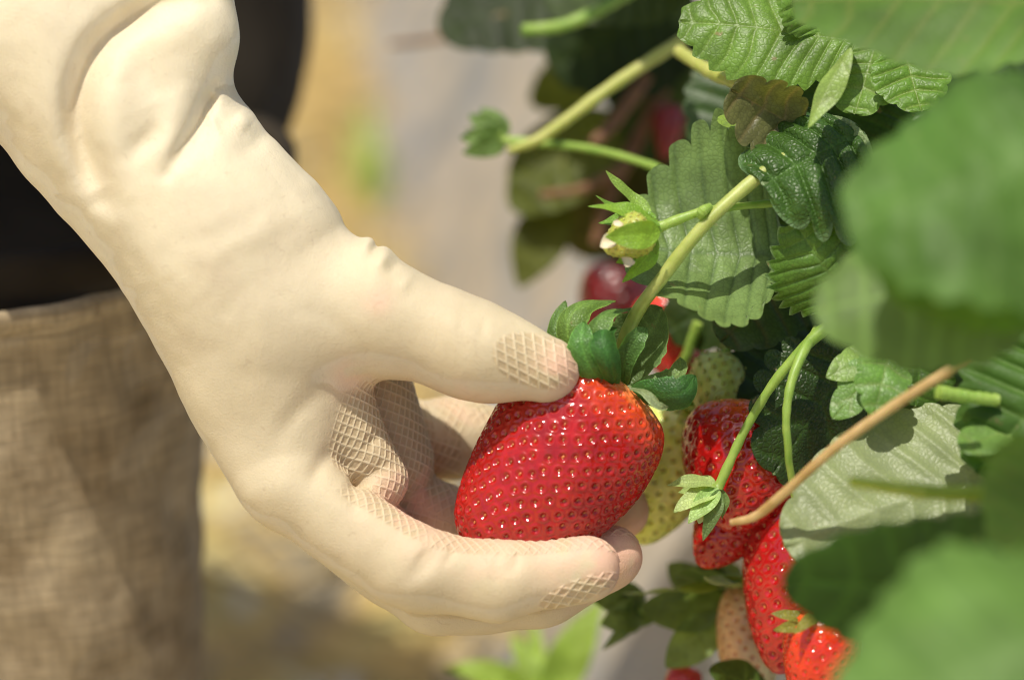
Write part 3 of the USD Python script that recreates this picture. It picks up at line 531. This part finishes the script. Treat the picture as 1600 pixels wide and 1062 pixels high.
ribbon([(938, 600, 0), (897, 562, -6), (887, 508, -9), (913, 474, -4), (962, 470, 10)], 58, (-.7, .75, 0), -.5, (.15, .26, .05), 2)
ribbon([(948, 604, -4), (930, 565, -11), (926, 520, -14), (948, 488, -10), (992, 480, 2)], 52, (-.6, .8, .1), -.5, (.13, .24, .05), 3)
ribbon([(950, 607, -8), (922, 575, -17), (908, 535, -19), (912, 503, -14)], 56, (-.3, .95, .1), -.4, (.10, .24, .045), 4)
ribbon([(962, 608, -8), (956, 572, -19), (942, 535, -21), (944, 512, -14), (962, 512, -8)], 50, (.1, .98, .1), -.8, (.055, .16, .03), 5)
ribbon([(980, 602, 4), (990, 560, 6), (1018, 515, 4), (1035, 480, -2)], 124, (-.3, .9, .1), .7, (.15, .23, .085), 6, teeth=4)
ribbon([(982, 604, 0), (1025, 598, -2), (1058, 585, 2), (1063, 558, 6)], 44, (0, .5, .9), .5, (.17, .26, .09), 7)
ribbon([(986, 608, -4), (1030, 618, -10), (1068, 612, -12), (1086, 586, -8)], 66, (.1, .9, -.3), -.5, (.045, .13, .025), 8)
ribbon([(984, 606, -6), (1010, 612, -13), (1030, 632, -16), (1044, 636, -13)], 24, (.4, .8, .6), -.4, (.24, .32, .15), 9, teeth=1)
ribbon([(974, 603, 2), (976, 565, -4), (994, 530, -8), (1010, 512, -6)], 40, (-.2, .95, .1), .5, (.10, .2, .05), 12)
ribbon([(940, 603, 2), (908, 575, -6), (892, 545, -8), (880, 520, -4)], 34, (-.5, .85, .1), -.4, (.12, .22, .04), 13)
ribbon([(960, 598, 14), (975, 550, 22), (1000, 505, 24)], 80, (0, .9, .3), .4, (.08, .15, .03), 10)
ribbon([(945, 600, 12), (920, 560, 22), (912, 520, 26)], 80, (-.3, .8, .3), .4, (.07, .14, .03), 11)

BG = 'ripe strawberries hanging behind the held one'
def fruit(label, top, tip, rad, colour, n, res, seed, cal=None, **kw):
    t = thing('strawberry', label, 'strawberry', .5 * (V(*top) + V(*tip)))
    berry(t, V(*top), V(*tip), rad * .2 * MM, colour, int(n * 1.25), res, seed=seed, **kw)
    if cal: sepals(t, V(*top) + (V(*top) - V(*tip)) * cal.pop('lift', 0.0), V(*top) - V(*tip), seed=seed, **cal)
    return t
G = dict(flesh_mat=FLESH_G, seed_mat=SEED_G)
fruit('red strawberry with the bent green stem hanging in front of it', (1182, 648, 32), (1138, 828, 18), 108, ripe(.12, orange=(.72, .10, .02)), 190, (150, 190), 5, seedsize=.9)
fruit('small dark red strawberry tip beneath the drooping empty calyx', (1190, 745, 40), (1095, 885, 32), 68, ripe(.05), 130, (110, 130), 6)
fruit('long dark red strawberry half hidden behind the pale leaf', (1276, 765, 34), (1214, 1052, 28), 98, ripe(.06, red=(.46, .010, .010)), 210, (170, 190), 7, cal=None)
orange_berry = fruit('bright orange red strawberry at the bottom edge under the dark leaf', (1288, 952, -16), (1270, 1140, -16), 58, ripe(.10, pale=(.78, .14, .02), orange=(.74, .07, .01), red=(.68, .035, .008), dark=(.6, .02, .006)), 140, (130, 150), 8)
fruit('pale greenish white strawberry just right of the held one', (1085, 640, 62), (1000, 850, 55), 82, unripe(), 170, (120, 150), 9, cal=dict(n=8, length=.02, width=.011, spread=(-.3, .4)), **G)
fruit('small green unripe strawberry above the red one by the held calyx', (1128, 556, 40), (1114, 674, 32), 46, unripe((.46, .54, .09), (.56, .62, .16)), 90, (100, 120), 10, seeds_out=.16, pit=.02, seedsize=1.7, bulge=.02, **G)
fruit('half ripe pinkish cream strawberry at the bottom', (1175, 912, 58), (1170, 1130, 55), 56, unripe((.56, .55, .24), (.66, .60, .32), (2.9, .5)), 150, (130, 130), 11, seed_mat=SEED, flesh_mat=FLESH_G,
      cal=dict(n=7, length=.034, width=.017, spread=(-.5, .2), bend=(-.3, .5), col=((0.13, .19, .06), (.18, .25, .08)), lift=.0))
fruit('shaded red strawberry tucked behind the large veined leaf', (1165, 445, 52), (1150, 548, 48), 52, ripe(.05, red=(.40, .02, .015)), 110, (90, 110), 12)
fruit('blurred red strawberry behind the leafy cap of the held one', (1040, 455, 95), (1070, 610, 92), 66, ripe(.03, red=(.60, .02, .02)), 120, (80, 100), 13)
fruit('out of focus red strawberry in the gap below the little green fruit', (968, 415, 175), (945, 580, 170), 66, ripe(.03, red=(.07, .005, .005), orange=(.07, .006, .006), pale=(.07, .008, .008)), 90, (70, 90), 14, flesh_mat=FLESH_G, seed_mat=SEED_R)  # shade over this far berry is painted in as very dark red
fruit('out of focus red strawberry darkened as in shade among the brown stalks', (1050, 165, 185), (1038, 250, 182), 28, ripe(.03, red=(.26, .01, .01), orange=(.3, .02, .02), pale=(.3, .03, .02)), 80, (60, 80), 15)  # darker red stands in for the shade here
fruit('small red strawberry tip peeping in at the bottom edge', (1075, 1040, 72), (1050, 1120, 70), 30, ripe(.03, red=(.5, .03, .04)), 60, (60, 70), 16)
fruit('small red strawberry glimpsed between the shaded leaves', (1195, 470, 66), (1185, 560, 64), 30, ripe(.05), 60, (60, 70), 17)

for b, t, w, nr, bd in (((1262, 968, -20), (1204, 958, -22), 22, (-.2, .8, .6), -.4), ((1262, 972, -22), (1208, 984, -26), 20, (-.2, .9, .2), .5), ((1275, 962, -24), (1240, 990, -32), 20, (-.2, .9, .3), -.5), ((1280, 955, -18), (1256, 938, -20), 18, (-.2, .8, .6), .3)):
    c = np.array((.13, .14, .03)); m, cc = leaflet(V(*b), V(*t), w * .2 * MM, vdir(*nr), bend=bd, cup=.5, teeth=2, tooth=.03, nu=30, nv=15, seed=int(t[0]), top=c, vein=c * 1.4, shape=.85, pw=.7, relief=.03); part('sepal', m, SEPAL, orange_berry, col=cc)
# young green fruit with withered petals
yf = thing('young_strawberry', 'little green fruit with withered white petals in front of the veined leaf', 'young fruit', V(985, 370, -14))
berry(yf, V(1012, 355, -14), V(945, 392, -18), 34 * .2 * MM, unripe((.36, .40, .05), (.46, .47, .08)), 140, (80, 100), seed=21, pit=.02, seeds_out=.12, seedsize=1.5, **G)
def bud_sepal(th, b, t, w, nrm, bend, c=(0.14, 0.26, 0.03), mt=None, nm='sepal'):
    c = np.array(c); m, cc = leaflet(V(*b), V(*t), w * .2 * MM, vdir(*nrm), bend=bend, cup=.5, teeth=2, tooth=.03, nu=30, nv=15, seed=int(t[0]), top=c, vein=c * 1.4, shape=.85, pw=.7, relief=.03, wave=.06); part(nm, m, mt or SEPAL, th, col=cc)
bud_sepal(yf, (1030, 348, -14), (918, 322, -16), 34, (0, .6, .8), -.5)
bud_sepal(yf, (1032, 350, -18), (930, 305, -10), 30, (0, .5, .9), .4, (.11, .22, .03))
bud_sepal(yf, (1018, 330, -10), (946, 266, -10), 22, (.6, .8, .2), .5, (.15, .25, .05))
bud_sepal(yf, (1032, 362, -22), (945, 370, -26), 44, (.1, .9, -.2), -.6, (.15, .27, .035))
bud_sepal(yf, (1028, 372, -16), (962, 410, -12), 44, (.2, .6, -.8), -.5, (.10, .20, .03))
bud_sepal(yf, (1028, 375, -14), (972, 442, -12), 34, (.6, .75, -.2), -.5, (.15, .30, .04))
bud_sepal(yf, (1026, 340, -8), (935, 350, -2), 40, (-.3, .6, .8), -.3, (.10, .2, .03))
for i, (b, t, w) in enumerate((((962, 368, -23), (938, 386, -25), 24), ((985, 402, -21), (978, 417, -22), 22), ((958, 346, -22), (974, 351, -24), 10))):
    bud_sepal(yf, b, t, w, (-.2 + .1 * i, .9, .3), 1.4, (.6, .52, .34), PETAL, 'petal')
# drooping empty calyx, hanging in front of the red fruit
ec = thing('flower_bud', 'drooping pale green calyx on a thin stem before the red strawberry', 'flower bud', V(1100, 775, 4))
for b, t, w, nr, bd, c in (((1122, 758, 4), (1042, 758, 2), 34, (-.2, .6, .8), -.6, (.24, .33, .14)), ((1122, 760, 3), (1052, 800, -2), 38, (-.4, .8, .4), -.5, (.26, .36, .16)), ((1122, 762, 2), (1075, 818, -4), 34, (-.3, .9, .1), -.4, (.20, .32, .12)),
                           ((1124, 764, 1), (1098, 845, -2), 28, (.2, .9, 0), -.2, (.09, .15, .06)), ((1126, 762, 4), (1128, 810, 2), 26, (.7, .7, 0), -.3, (.10, .17, .06)), ((1120, 756, 6), (1060, 770, 10), 40, (-.2, .5, .8), -.4, (.2, .3, .12))):
    bud_sepal(ec, b, t, w, nr, bd, c)
bud_sepal(ec, (1098, 800, 0), (1092, 818, -2), 16, (-.2, .9, .2), .3, (.8, .62, .42), PETAL, 'petal')
ico = trimesh.creation.icosphere(3, 13 * .2 * MM); part('receptacle', (np.array(ico.vertices) + V(1112, 768, 4), np.array(ico.faces)), STEM2, ec)
fb = thing('flower_bud', 'blurred closed green bud on a thin stalk against the grey film', 'flower bud', V(760, 210, 110))
for k, (t, w, nr) in enumerate((((722, 240, 105), 40, (-.2, .9, -.3)), ((718, 215, 106), 44, (-.2, .9, 0)), ((732, 180, 108), 46, (-.2, .9, .4)), ((752, 168, 114), 44, (.1, .8, .6)), ((728, 205, 120), 50, (-.3, -.2, 1)), ((735, 238, 116), 40, (-.2, .2, -.9)), ((766, 176, 112), 30, (.3, .9, .3)))):
    bud_sepal(fb, (788, 218, 110), t, w, nr, -.7, (.10, .17, .05))
ico = trimesh.creation.icosphere(3, 20 * .2 * MM); part('receptacle', (np.array(ico.vertices) * [1.2, 1, 1] + V(772, 214, 112), np.array(ico.faces)), STEM2, fb)
lb = thing('flower_bud', 'soft green bud with pointed sepals below the fingertips', 'flower bud', V(970, 955, 75))
for k, (t, w, nr) in enumerate((((922, 935, 72), 50, (-.2, .9, .4)), ((938, 975, 70), 60, (-.2, .9, -.2)), ((940, 1015, 74), 26, (.2, .9, -.1)), ((965, 905, 78), 40, (.2, .9, .4)), ((990, 980, 72), 50, (.3, .9, 0)), ((945, 950, 84), 60, (-.3, .5, .7)))):
    bud_sepal(lb, (1000, 950, 76), t, w, nr, -.7, (.09, .14, .05))

# ------------------------------------------------------------------ the plants: leaves and stalks are parts
plant = thing('strawberry_plant', 'leafy strawberry plant at the right, its sharp and blurred leaves hanging over the fruit', 'plant', (V(1500, 600, 60)[0] + .1, V(1500, 600, 60)[1] + .1, .27))
far_plant = thing('strawberry_plant', 'shaded out of focus strawberry plant behind, top centre leaves painted dark as shade', 'plant', (V(1000, 100, 240)[0] + .1, V(1000, 100, 240)[1], .27))
def leaf(p, b, t, w, nrm, label=None, mt=None, **kw):
    m, c = leaflet(V(*b), V(*t), w * .2 * MM, vdir(*nrm), **kw); return part('leaf', m, mt or LEAF, p, col=c, label=label)
HI = dict(nu=200, nv=91)
# in focus
leaf(plant, (1228, 395, 11), (980, 385, 10), 345, (-.05, .9, .4), 'pale green veined leaf behind the main fruit stem', serr=.25, teeth=8, tooth=.17, seed=1, top=(.115, .188, .072), vein=(.065, .115, .045), bend=.3, cup=.4, relief=.022, twist=.2, wave=.1, shape=.55, **HI)
leaf(plant, (1345, 205, -6), (1190, 290, -14), 250, (-.3, .85, .35), 'dark glossy crinkled leaf', mt=LEAF_C, teeth=6, tooth=.26, seed=2, top=(.036, .09, .014), vein=(.045, .105, .02), bend=-.4, cup=-.35, relief=.07, wave=.1, shape=.5, edge=(.16, .26, .12), **HI)
leaf(plant, (1330, 480, -10), (1240, 345, -10), 190, (-.25, .85, -.1), 'fresh green finely toothed leaf', serr=.7, teeth=10, tooth=.20, seed=3, top=(.068, .145, .024), vein=(.09, .17, .04), bend=-.25, cup=-.3, relief=.03, shape=.55, sharp=.9, edge=(.25, .36, .18), **HI)
leaf(plant, (1340, 62, 0), (1060, 34, 8), 185, (-.05, .85, .35), 'light green leaf with straight ribs at the top', serr=.7, teeth=10, tooth=.14, seed=4, top=(.085, .165, .028), vein=(.12, .20, .045), bend=-.15, cup=-.25, relief=.035, shape=.55, **HI)
leaf(plant, (1300, 45, 6), (1240, -60, 0), 150, (0, .75, .6), teeth=8, tooth=.1, seed=41, top=(.09, .18, .03), relief=.05, nu=80, nv=41)
leaf(plant, (1252, 205, 2), (1140, 140, -6), 110, (.15, .8, -.35), 'small folded leaf flushed brown', teeth=4, tooth=.28, seed=5, top=(.10, .112, .045), vein=(.15, .12, .07), bend=.35, cup=.8, relief=.06, shape=.5, nu=120, nv=61)
leaf(plant, (1235, 225, 6), (1120, 185, 4), 70, (.2, .6, .8), teeth=5, tooth=.15, seed=51, top=(.16, .25, .05), bend=-.3, nu=80, nv=41)
leaf(plant, (1330, 75, -16), (1262, 200, -22), 44, (-.6, .75, .1), 'narrow pale bract', teeth=2, tooth=.02, seed=6, top=(.17, .26, .08), vein=(.22, .3, .12), bend=-.25, shape=.8, fold=-.4, nu=90, nv=31)
leaf(plant, (1370, 60, 14), (1335, 180, 6), 130, (-.2, .8, .5), teeth=6, tooth=.15, seed=7, top=(.09, .17, .04), relief=.06, nu=100, nv=51)
leaf(plant, (1410, 70, 6), (1440, 175, -4), 120, (0, .8, .5), teeth=6, tooth=.12, seed=71, top=(.08, .17, .025), relief=.06, nu=100, nv=51)
leaf(plant, (1350, 120, 22), (1310, 240, 24), 200, (-.2, .9, .2), teeth=6, tooth=.12, seed=72, top=(.03, .07, .015), nu=80, nv=41)
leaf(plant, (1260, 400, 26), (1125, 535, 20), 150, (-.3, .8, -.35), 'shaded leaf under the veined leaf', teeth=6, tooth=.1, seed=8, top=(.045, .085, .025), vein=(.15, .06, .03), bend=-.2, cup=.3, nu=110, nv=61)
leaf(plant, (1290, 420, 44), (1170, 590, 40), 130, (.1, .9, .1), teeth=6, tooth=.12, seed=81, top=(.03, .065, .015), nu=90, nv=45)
leaf(plant, (1330, 500, 40), (1160, 660, 30), 230, (-.1, .9, -.1), 'leaf with painted-in shade behind the thin bent stems', teeth=7, tooth=.14, seed=9, top=(.035, .075, .02), bend=.1, nu=130, nv=61)  # low green carries the shade of the leafy interior
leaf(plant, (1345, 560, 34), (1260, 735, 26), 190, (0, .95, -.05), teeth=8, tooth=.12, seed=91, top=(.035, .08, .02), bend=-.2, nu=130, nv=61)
leaf(plant, (1395, 545, -12), (1290, 590, -18), 60, (-.1, .8, .4), 'small pointed leaf tip', teeth=3, tooth=.1, seed=10, top=(.13, .22, .06), bend=-.4, shape=.8, nu=80, nv=31)
leaf(plant, (1400, 545, -14), (1300, 655, -20), 70, (-.2, .9, .2), teeth=3, tooth=.2, seed=101, top=(.10, .20, .05), bend=-.4, shape=.8, nu=80, nv=31)
leaf(plant, (1390, 545, -18), (1365, 650, -26), 80, (0, .95, .2), teeth=4, tooth=.2, seed=102, top=(.09, .19, .04), bend=-.5, shape=.8, nu=80, nv=31)
leaf(plant, (1440, 540, -8), (1430, 635, -10), 110, (.1, .9, .1), teeth=5, tooth=.12, seed=103, top=(.05, .11, .02), bend=-.3, nu=80, nv=41)
leaf(plant, (1345, 545, 14), (1208, 742, 6), 200, (.1, .88, -.45), 'scalloped leaf painted dark as in shade over the shoulder of the red strawberry', mt=LEAF_C, teeth=6, tooth=.24, seed=93, top=(.022, .05, .010), bend=.15, cup=-.3, nu=130, nv=61)  # very dark green is painted shade
# pale underside and the blurred leaves nearest the lens
leaf(plant, (1610, 700, -22), (1225, 850, -34), 290, (.15, -.92, -.35), 'pale yellowish underside of a leaf at lower right', teeth=9, tooth=.06, seed=11, top=(.15, .20, .07), vein=(.2, .26, .11), bend=-.15, cup=.2, nu=90, nv=45, shape=.6)
leaf(plant, (1680, 920, -85), (1220, 900, -120), 230, (-.05, .92, -.35), 'blurred leaf painted dark as in shade over the bottom strawberries', mt=LEAF_B, serr=.7, teeth=9, tooth=.07, seed=12, top=(.03, .075, .012), bend=-.2, nu=80, nv=41)  # shade put into the leaf colour as a darker green
leaf(plant, (1770, 980, -230), (1315, 1130, -230), 400, (-.2, .75, .6), 'large blurred leaf filling the bottom right corner', mt=LEAF_B, serr=.7, teeth=8, tooth=.09, wave=.12, relief=.012, seed=13, top=(.066, .138, .038), vein=(.1, .19, .06), bend=-.35, cup=-.2, nu=70, nv=41, shape=.55)
leaf(plant, (1730, 225, -175), (1318, 355, -160), 330, (-.2, .85, .45), 'broad bright blurred leaf at the right', mt=LEAF_B, serr=.7, teeth=8, tooth=.09, wave=.14, relief=.014, seed=14, top=(.066, .145, .034), vein=(.1, .19, .06), bend=-.35, cup=-.25, nu=80, nv=45, shape=.5)
leaf(plant, (1700, 260, -150), (1360, 420, -140), 330, (-.1, .8, .25), 'second broad blurred leaf curling below the bright one', mt=LEAF_B, serr=.7, teeth=9, tooth=.05, relief=.012, seed=15, top=(.06, .14, .014), bend=-1.0, cup=-.3, nu=80, nv=45, shape=.5)
leaf(plant, (1640, 420, -120), (1270, 490, -112), 230, (-.1, .85, .45), 'pale blurred leaf reaching left at mid right', mt=LEAF_B, serr=.7, teeth=8, tooth=.07, relief=.012, seed=16, top=(.085, .15, .05), vein=(.2, .3, .1), bend=-.3, cup=-.4, nu=80, nv=45, shape=.55)
leaf(plant, (1690, 400, -25), (1540, 640, -22), 260, (-.3, .9, .1), mt=LEAF_B, serr=.7, teeth=8, tooth=.08, seed=17, top=(.09, .17, .05), bend=-.3, nu=70, nv=41)
leaf(plant, (1700, 540, -38), (1525, 740, -38), 240, (-.2, .9, .2), mt=LEAF_B, serr=.7, teeth=8, tooth=.12, seed=18, top=(.06, .13, .03), bend=-.2, relief=.08, nu=80, nv=41)
leaf(plant, (1720, 700, -120), (1560, 860, -125), 200, (-.3, .9, .2), mt=LEAF_B, serr=.7, teeth=8, tooth=.08, seed=181, top=(.09, .17, .04), bend=-.2, nu=70, nv=41)
leaf(plant, (1740, 10, -75), (1235, 0, -55), 250, (0, .75, .6), 'wide blurred leaf across the top right', mt=LEAF_B, serr=.7, teeth=10, tooth=.07, relief=.012, seed=19, top=(.065, .14, .026), vein=(.13, .17, .04), bend=-.15, cup=-.2, nu=80, nv=45, shape=.5)
leaf(plant, (1640, 640, -30), (1500, 700, -45), 90, (-.4, .8, .4), teeth=4, tooth=.15, seed=20, top=(.10, .19, .05), nu=60, nv=31)
# foliage inside, hiding the bed; interior shade painted in as dark green
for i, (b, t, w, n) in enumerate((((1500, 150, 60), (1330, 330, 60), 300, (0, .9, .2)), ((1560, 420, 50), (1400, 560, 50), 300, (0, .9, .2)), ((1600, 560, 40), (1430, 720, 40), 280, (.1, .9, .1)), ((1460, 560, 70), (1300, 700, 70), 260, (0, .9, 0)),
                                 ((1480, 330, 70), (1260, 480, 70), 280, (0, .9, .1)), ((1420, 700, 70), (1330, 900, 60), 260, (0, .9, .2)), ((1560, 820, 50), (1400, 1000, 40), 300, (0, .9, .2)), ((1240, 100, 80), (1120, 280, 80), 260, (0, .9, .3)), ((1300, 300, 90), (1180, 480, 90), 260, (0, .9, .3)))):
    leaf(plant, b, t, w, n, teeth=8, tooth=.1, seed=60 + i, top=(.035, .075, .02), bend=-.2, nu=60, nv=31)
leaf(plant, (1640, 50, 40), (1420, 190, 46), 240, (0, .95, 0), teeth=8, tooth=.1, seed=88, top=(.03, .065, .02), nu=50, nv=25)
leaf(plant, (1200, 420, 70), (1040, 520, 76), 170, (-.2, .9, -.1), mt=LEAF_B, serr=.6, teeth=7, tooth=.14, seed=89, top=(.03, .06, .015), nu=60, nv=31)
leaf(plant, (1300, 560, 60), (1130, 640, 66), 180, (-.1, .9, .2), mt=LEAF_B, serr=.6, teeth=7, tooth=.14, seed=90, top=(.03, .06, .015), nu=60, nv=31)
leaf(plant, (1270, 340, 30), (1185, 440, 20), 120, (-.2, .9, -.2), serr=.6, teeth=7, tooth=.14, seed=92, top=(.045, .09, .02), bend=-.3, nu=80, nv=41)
# far plant; the darkest leaves have their shade painted into the green
leaf(far_plant, (960, -80, 190), (690, 60, 175), 260, (-.2, .8, .3), 'leaf with painted-in shade at the top', mt=LEAF_B, teeth=9, tooth=.07, seed=31, top=(.02, .036, .010), bend=-.2, nu=60, nv=31)
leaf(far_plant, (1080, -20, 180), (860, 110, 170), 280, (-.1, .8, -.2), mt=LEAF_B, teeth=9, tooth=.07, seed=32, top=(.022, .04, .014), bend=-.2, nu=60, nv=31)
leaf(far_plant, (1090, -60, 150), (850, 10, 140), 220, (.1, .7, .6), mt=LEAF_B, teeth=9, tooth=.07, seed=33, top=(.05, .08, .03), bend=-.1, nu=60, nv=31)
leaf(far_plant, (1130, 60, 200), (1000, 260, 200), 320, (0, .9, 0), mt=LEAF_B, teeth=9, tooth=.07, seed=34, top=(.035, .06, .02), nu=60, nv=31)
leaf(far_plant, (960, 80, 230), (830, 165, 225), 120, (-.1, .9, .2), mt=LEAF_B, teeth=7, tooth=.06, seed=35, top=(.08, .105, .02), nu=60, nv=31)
leaf(far_plant, (960, 180, 200), (800, 330, 195), 200, (-.3, .8, .4), 'olive blurred leaf drooping before the film', mt=LEAF_B, teeth=7, tooth=.04, seed=36, top=(.085, .112, .02), bend=-.3, nu=60, nv=31)
leaf(far_plant, (880, 300, 205), (810, 450, 200), 110, (-.3, .9, .1), 'narrow olive leaf tip', mt=LEAF_B, teeth=6, tooth=.03, seed=37, top=(.08, .10, .02), bend=-.2, shape=.8, nu=60, nv=31)
leaf(far_plant, (1010, 220, 230), (900, 400, 230), 220, (0, .9, .1), mt=LEAF_B, teeth=7, tooth=.05, seed=38, top=(.07, .07, .02), nu=60, nv=31)
leaf(far_plant, (1120, 200, 240), (960, 420, 240), 260, (0, .9, .1), mt=LEAF_B, teeth=7, tooth=.05, seed=39, top=(.04, .05, .02), nu=60, nv=31)
# stalks
def stalk(p, pts, r, mt, label=None, sides=16, n=60, name='stem', bump=.2):
    return part(name, tube([V(*q) for q in pts], np.atleast_1d(r) * .2 * MM, sides, n, bump, int(pts[0][0])), mt, p, label=label)
leaf(far_plant, (1150, -390, 60), (850, -300, 70), 330, (0, .3, .95), mt=LEAF_B, teeth=8, tooth=.08, seed=47, top=(.06, .11, .025), nu=50, nv=25)  # this and the next two: unseen leaves added to shade the far berries
leaf(far_plant, (1150, -240, 90), (900, -160, 110), 330, (0, .3, .95), mt=LEAF_B, teeth=8, tooth=.08, seed=45, top=(.06, .11, .025), nu=50, nv=25)
leaf(far_plant, (1260, -150, 130), (1010, -60, 140), 330, (0, .4, .9), mt=LEAF_B, teeth=8, tooth=.08, seed=46, top=(.06, .11, .025), nu=50, nv=25)
stalk(plant, [(1290, 215, 0), (1210, 258, -8), (1110, 342, -14), (1030, 440, -10), (985, 508, 0), (964, 590, 6)], [11.5, 11, 10, 10.5, 11, 16], STEM, 'thick pale stem of the held strawberry')
stalk(plant, [(1240, 315, 2), (1160, 322, -6), (1100, 330, -12), (1060, 343, -13), (1028, 356, -14)], [6, 6, 7, 7.5, 9], STEM2)
stalk(plant, [(1110, 322, -14), (1098, 330, -16), (1094, 340, -14)], [5, 9, 5], STEM2, name='node')
stalk(plant, [(1330, 490, -2), (1278, 522, -4), (1215, 590, -2), (1165, 670, 2), (1122, 762, 4)], [10, 9.5, 7.5, 7, 8], STEM2, 'bent stem of the drooping calyx')
stalk(plant, [(1278, 515, 0), (1250, 560, -8), (1230, 630, -12), (1232, 710, -10), (1245, 800, 0)], [8.5, 8, 6.5, 6, 5.5], STEM2)
stalk(plant, [(1515, 560, -62), (1420, 618, -58), (1310, 695, -50), (1225, 770, -40), (1180, 806, -32), (1142, 816, -28)], [8, 8, 7.5, 7.5, 7, 5], STEM_B, 'dry brown stalk crossing the fruit')
stalk(plant, [(1640, 765, -95), (1560, 770, -95), (1450, 768, -92), (1330, 752, -85)], [13, 12, 11, 8], STEM_F, 'thick blurred green stalk at right')
stalk(plant, [(1160, 130, 20), (1110, 112, 40), (1060, 80, 70)], [13, 12, 10], STEM_Y)
stalk(plant, [(1370, 610, -6), (1362, 650, -4), (1358, 700, 0)], [8, 7, 7], STEM2)
stalk(plant, [(1560, 625, -40), (1500, 618, -42), (1465, 612, -44)], [9, 10, 11], STEM2)
stalk(plant, [(1140, 545, 40), (1110, 568, 44), (1075, 592, 52)], [6, 6, 6], STEM2)
stalk(plant, [(1090, 505, 70), (1075, 550, 75), (1060, 580, 80)], [9, 9, 9], STEM2)
stalk(plant, [(1180, 905, 56), (1110, 905, 66), (1060, 945, 72), (1000, 952, 76)], [7, 7, 7, 8], STEM2)
stalk(far_plant, [(1110, 35, 110), (1062, 66, 105), (960, 132, 100), (850, 212, 98), (795, 236, 98)], [10, 11, 11, 10, 6], STEM_Y, 'pale yellow blurred stalk')
stalk(far_plant, [(1090, 290, 60), (1015, 258, 80), (930, 234, 95), (850, 224, 105), (786, 220, 110)], [7, 7, 7, 7, 9], STEM2, 'thin stalk of the blurred bud')
stalk(far_plant, [(1000, -20, 130), (940, 14, 125), (880, 40, 122), (815, 48, 120)], [10, 11, 11, 10], STEM2)
stalk(far_plant, [(1010, 120, 170), (960, 190, 165), (925, 225, 160)], [13, 13, 10], STEM_R, 'reddish brown stalk')
stalk(far_plant, [(1040, 130, 190), (1000, 210, 190), (950, 310, 190), (930, 380, 190)], [15, 14, 12, 10], STEM_R)
stalk(far_plant, [(980, 260, 185), (910, 295, 180), (845, 305, 178)], [10, 9, 8], STEM_R)
stalk(far_plant, [(760, 40, 260), (690, 60, 270), (610, 70, 280)], [7, 7, 6], STEM_R)
# lower leaves of the half ripe fruit
leaf(plant, (1140, 950, 62), (1000, 948, 74), 92, (-.1, .8, .5), 'olive oval leaf near the bottom', teeth=3, tooth=.02, seed=22, top=(.10, .15, .045), shape=.75, nu=60, nv=31)
leaf(plant, (1130, 960, 64), (1040, 1042, 60), 74, (-.2, .9, .2), teeth=3, tooth=.02, seed=23, top=(.14, .21, .06), shape=.75, nu=60, nv=31)
leaf(plant, (1120, 940, 80), (1042, 880, 84), 70, (-.2, .8, -.2), teeth=3, tooth=.02, seed=24, top=(.08, .12, .04), shape=.75, nu=60, nv=31)
leaf(plant, (1125, 935, 70), (1098, 866, 72), 50, (-.2, .9, 0), teeth=3, tooth=.02, seed=25, top=(.07, .11, .035), shape=.75, nu=60, nv=31)
leaf(plant, (1200, 1075, 40), (1108, 1045, 38), 90, (-.1, .6, .8), teeth=3, tooth=.02, seed=26, top=(.05, .09, .02), nu=60, nv=31)
# ------------------------------------------------------------------ weeds in the furrow
def weed(label, root, blades, col):
    g = thing('weed', label, 'weed', V(*root))
    for i, (t, w, bd) in enumerate(blades):
        m, c = leaflet(V(*root), V(*t), w * .2 * MM, vdir(.1 * (-1) ** i, .8, .6), bend=bd, teeth=4, tooth=.01, nu=40, nv=15, seed=i, top=col, vein=np.array(col) * 1.3, shape=.8, pw=.8, fold=.2); part('blade', m, SEPAL, g, col=c)
weed('pale green weed with arching blades at the bottom edge below the hand', (850, 1110, 190), [((690, 1040, 180), 66, -1.3), ((800, 985, 200), 44, -.4), ((832, 960, 210), 40, .3), ((900, 960, 190), 36, .5), ((940, 935, 190), 80, -.5), ((760, 1080, 170), 60, -.8)], (.18, .28, .05))
weed('blurred yellow green tuft on the ground beside the dark trousers', (590, 330, 900), [((540, 180, 900), 50, -.4), ((570, 150, 930), 60, .3), ((600, 220, 880), 50, .4), ((530, 250, 880), 60, -.6), ((560, 270, 860), 70, -.3)], (.22, .30, .10))
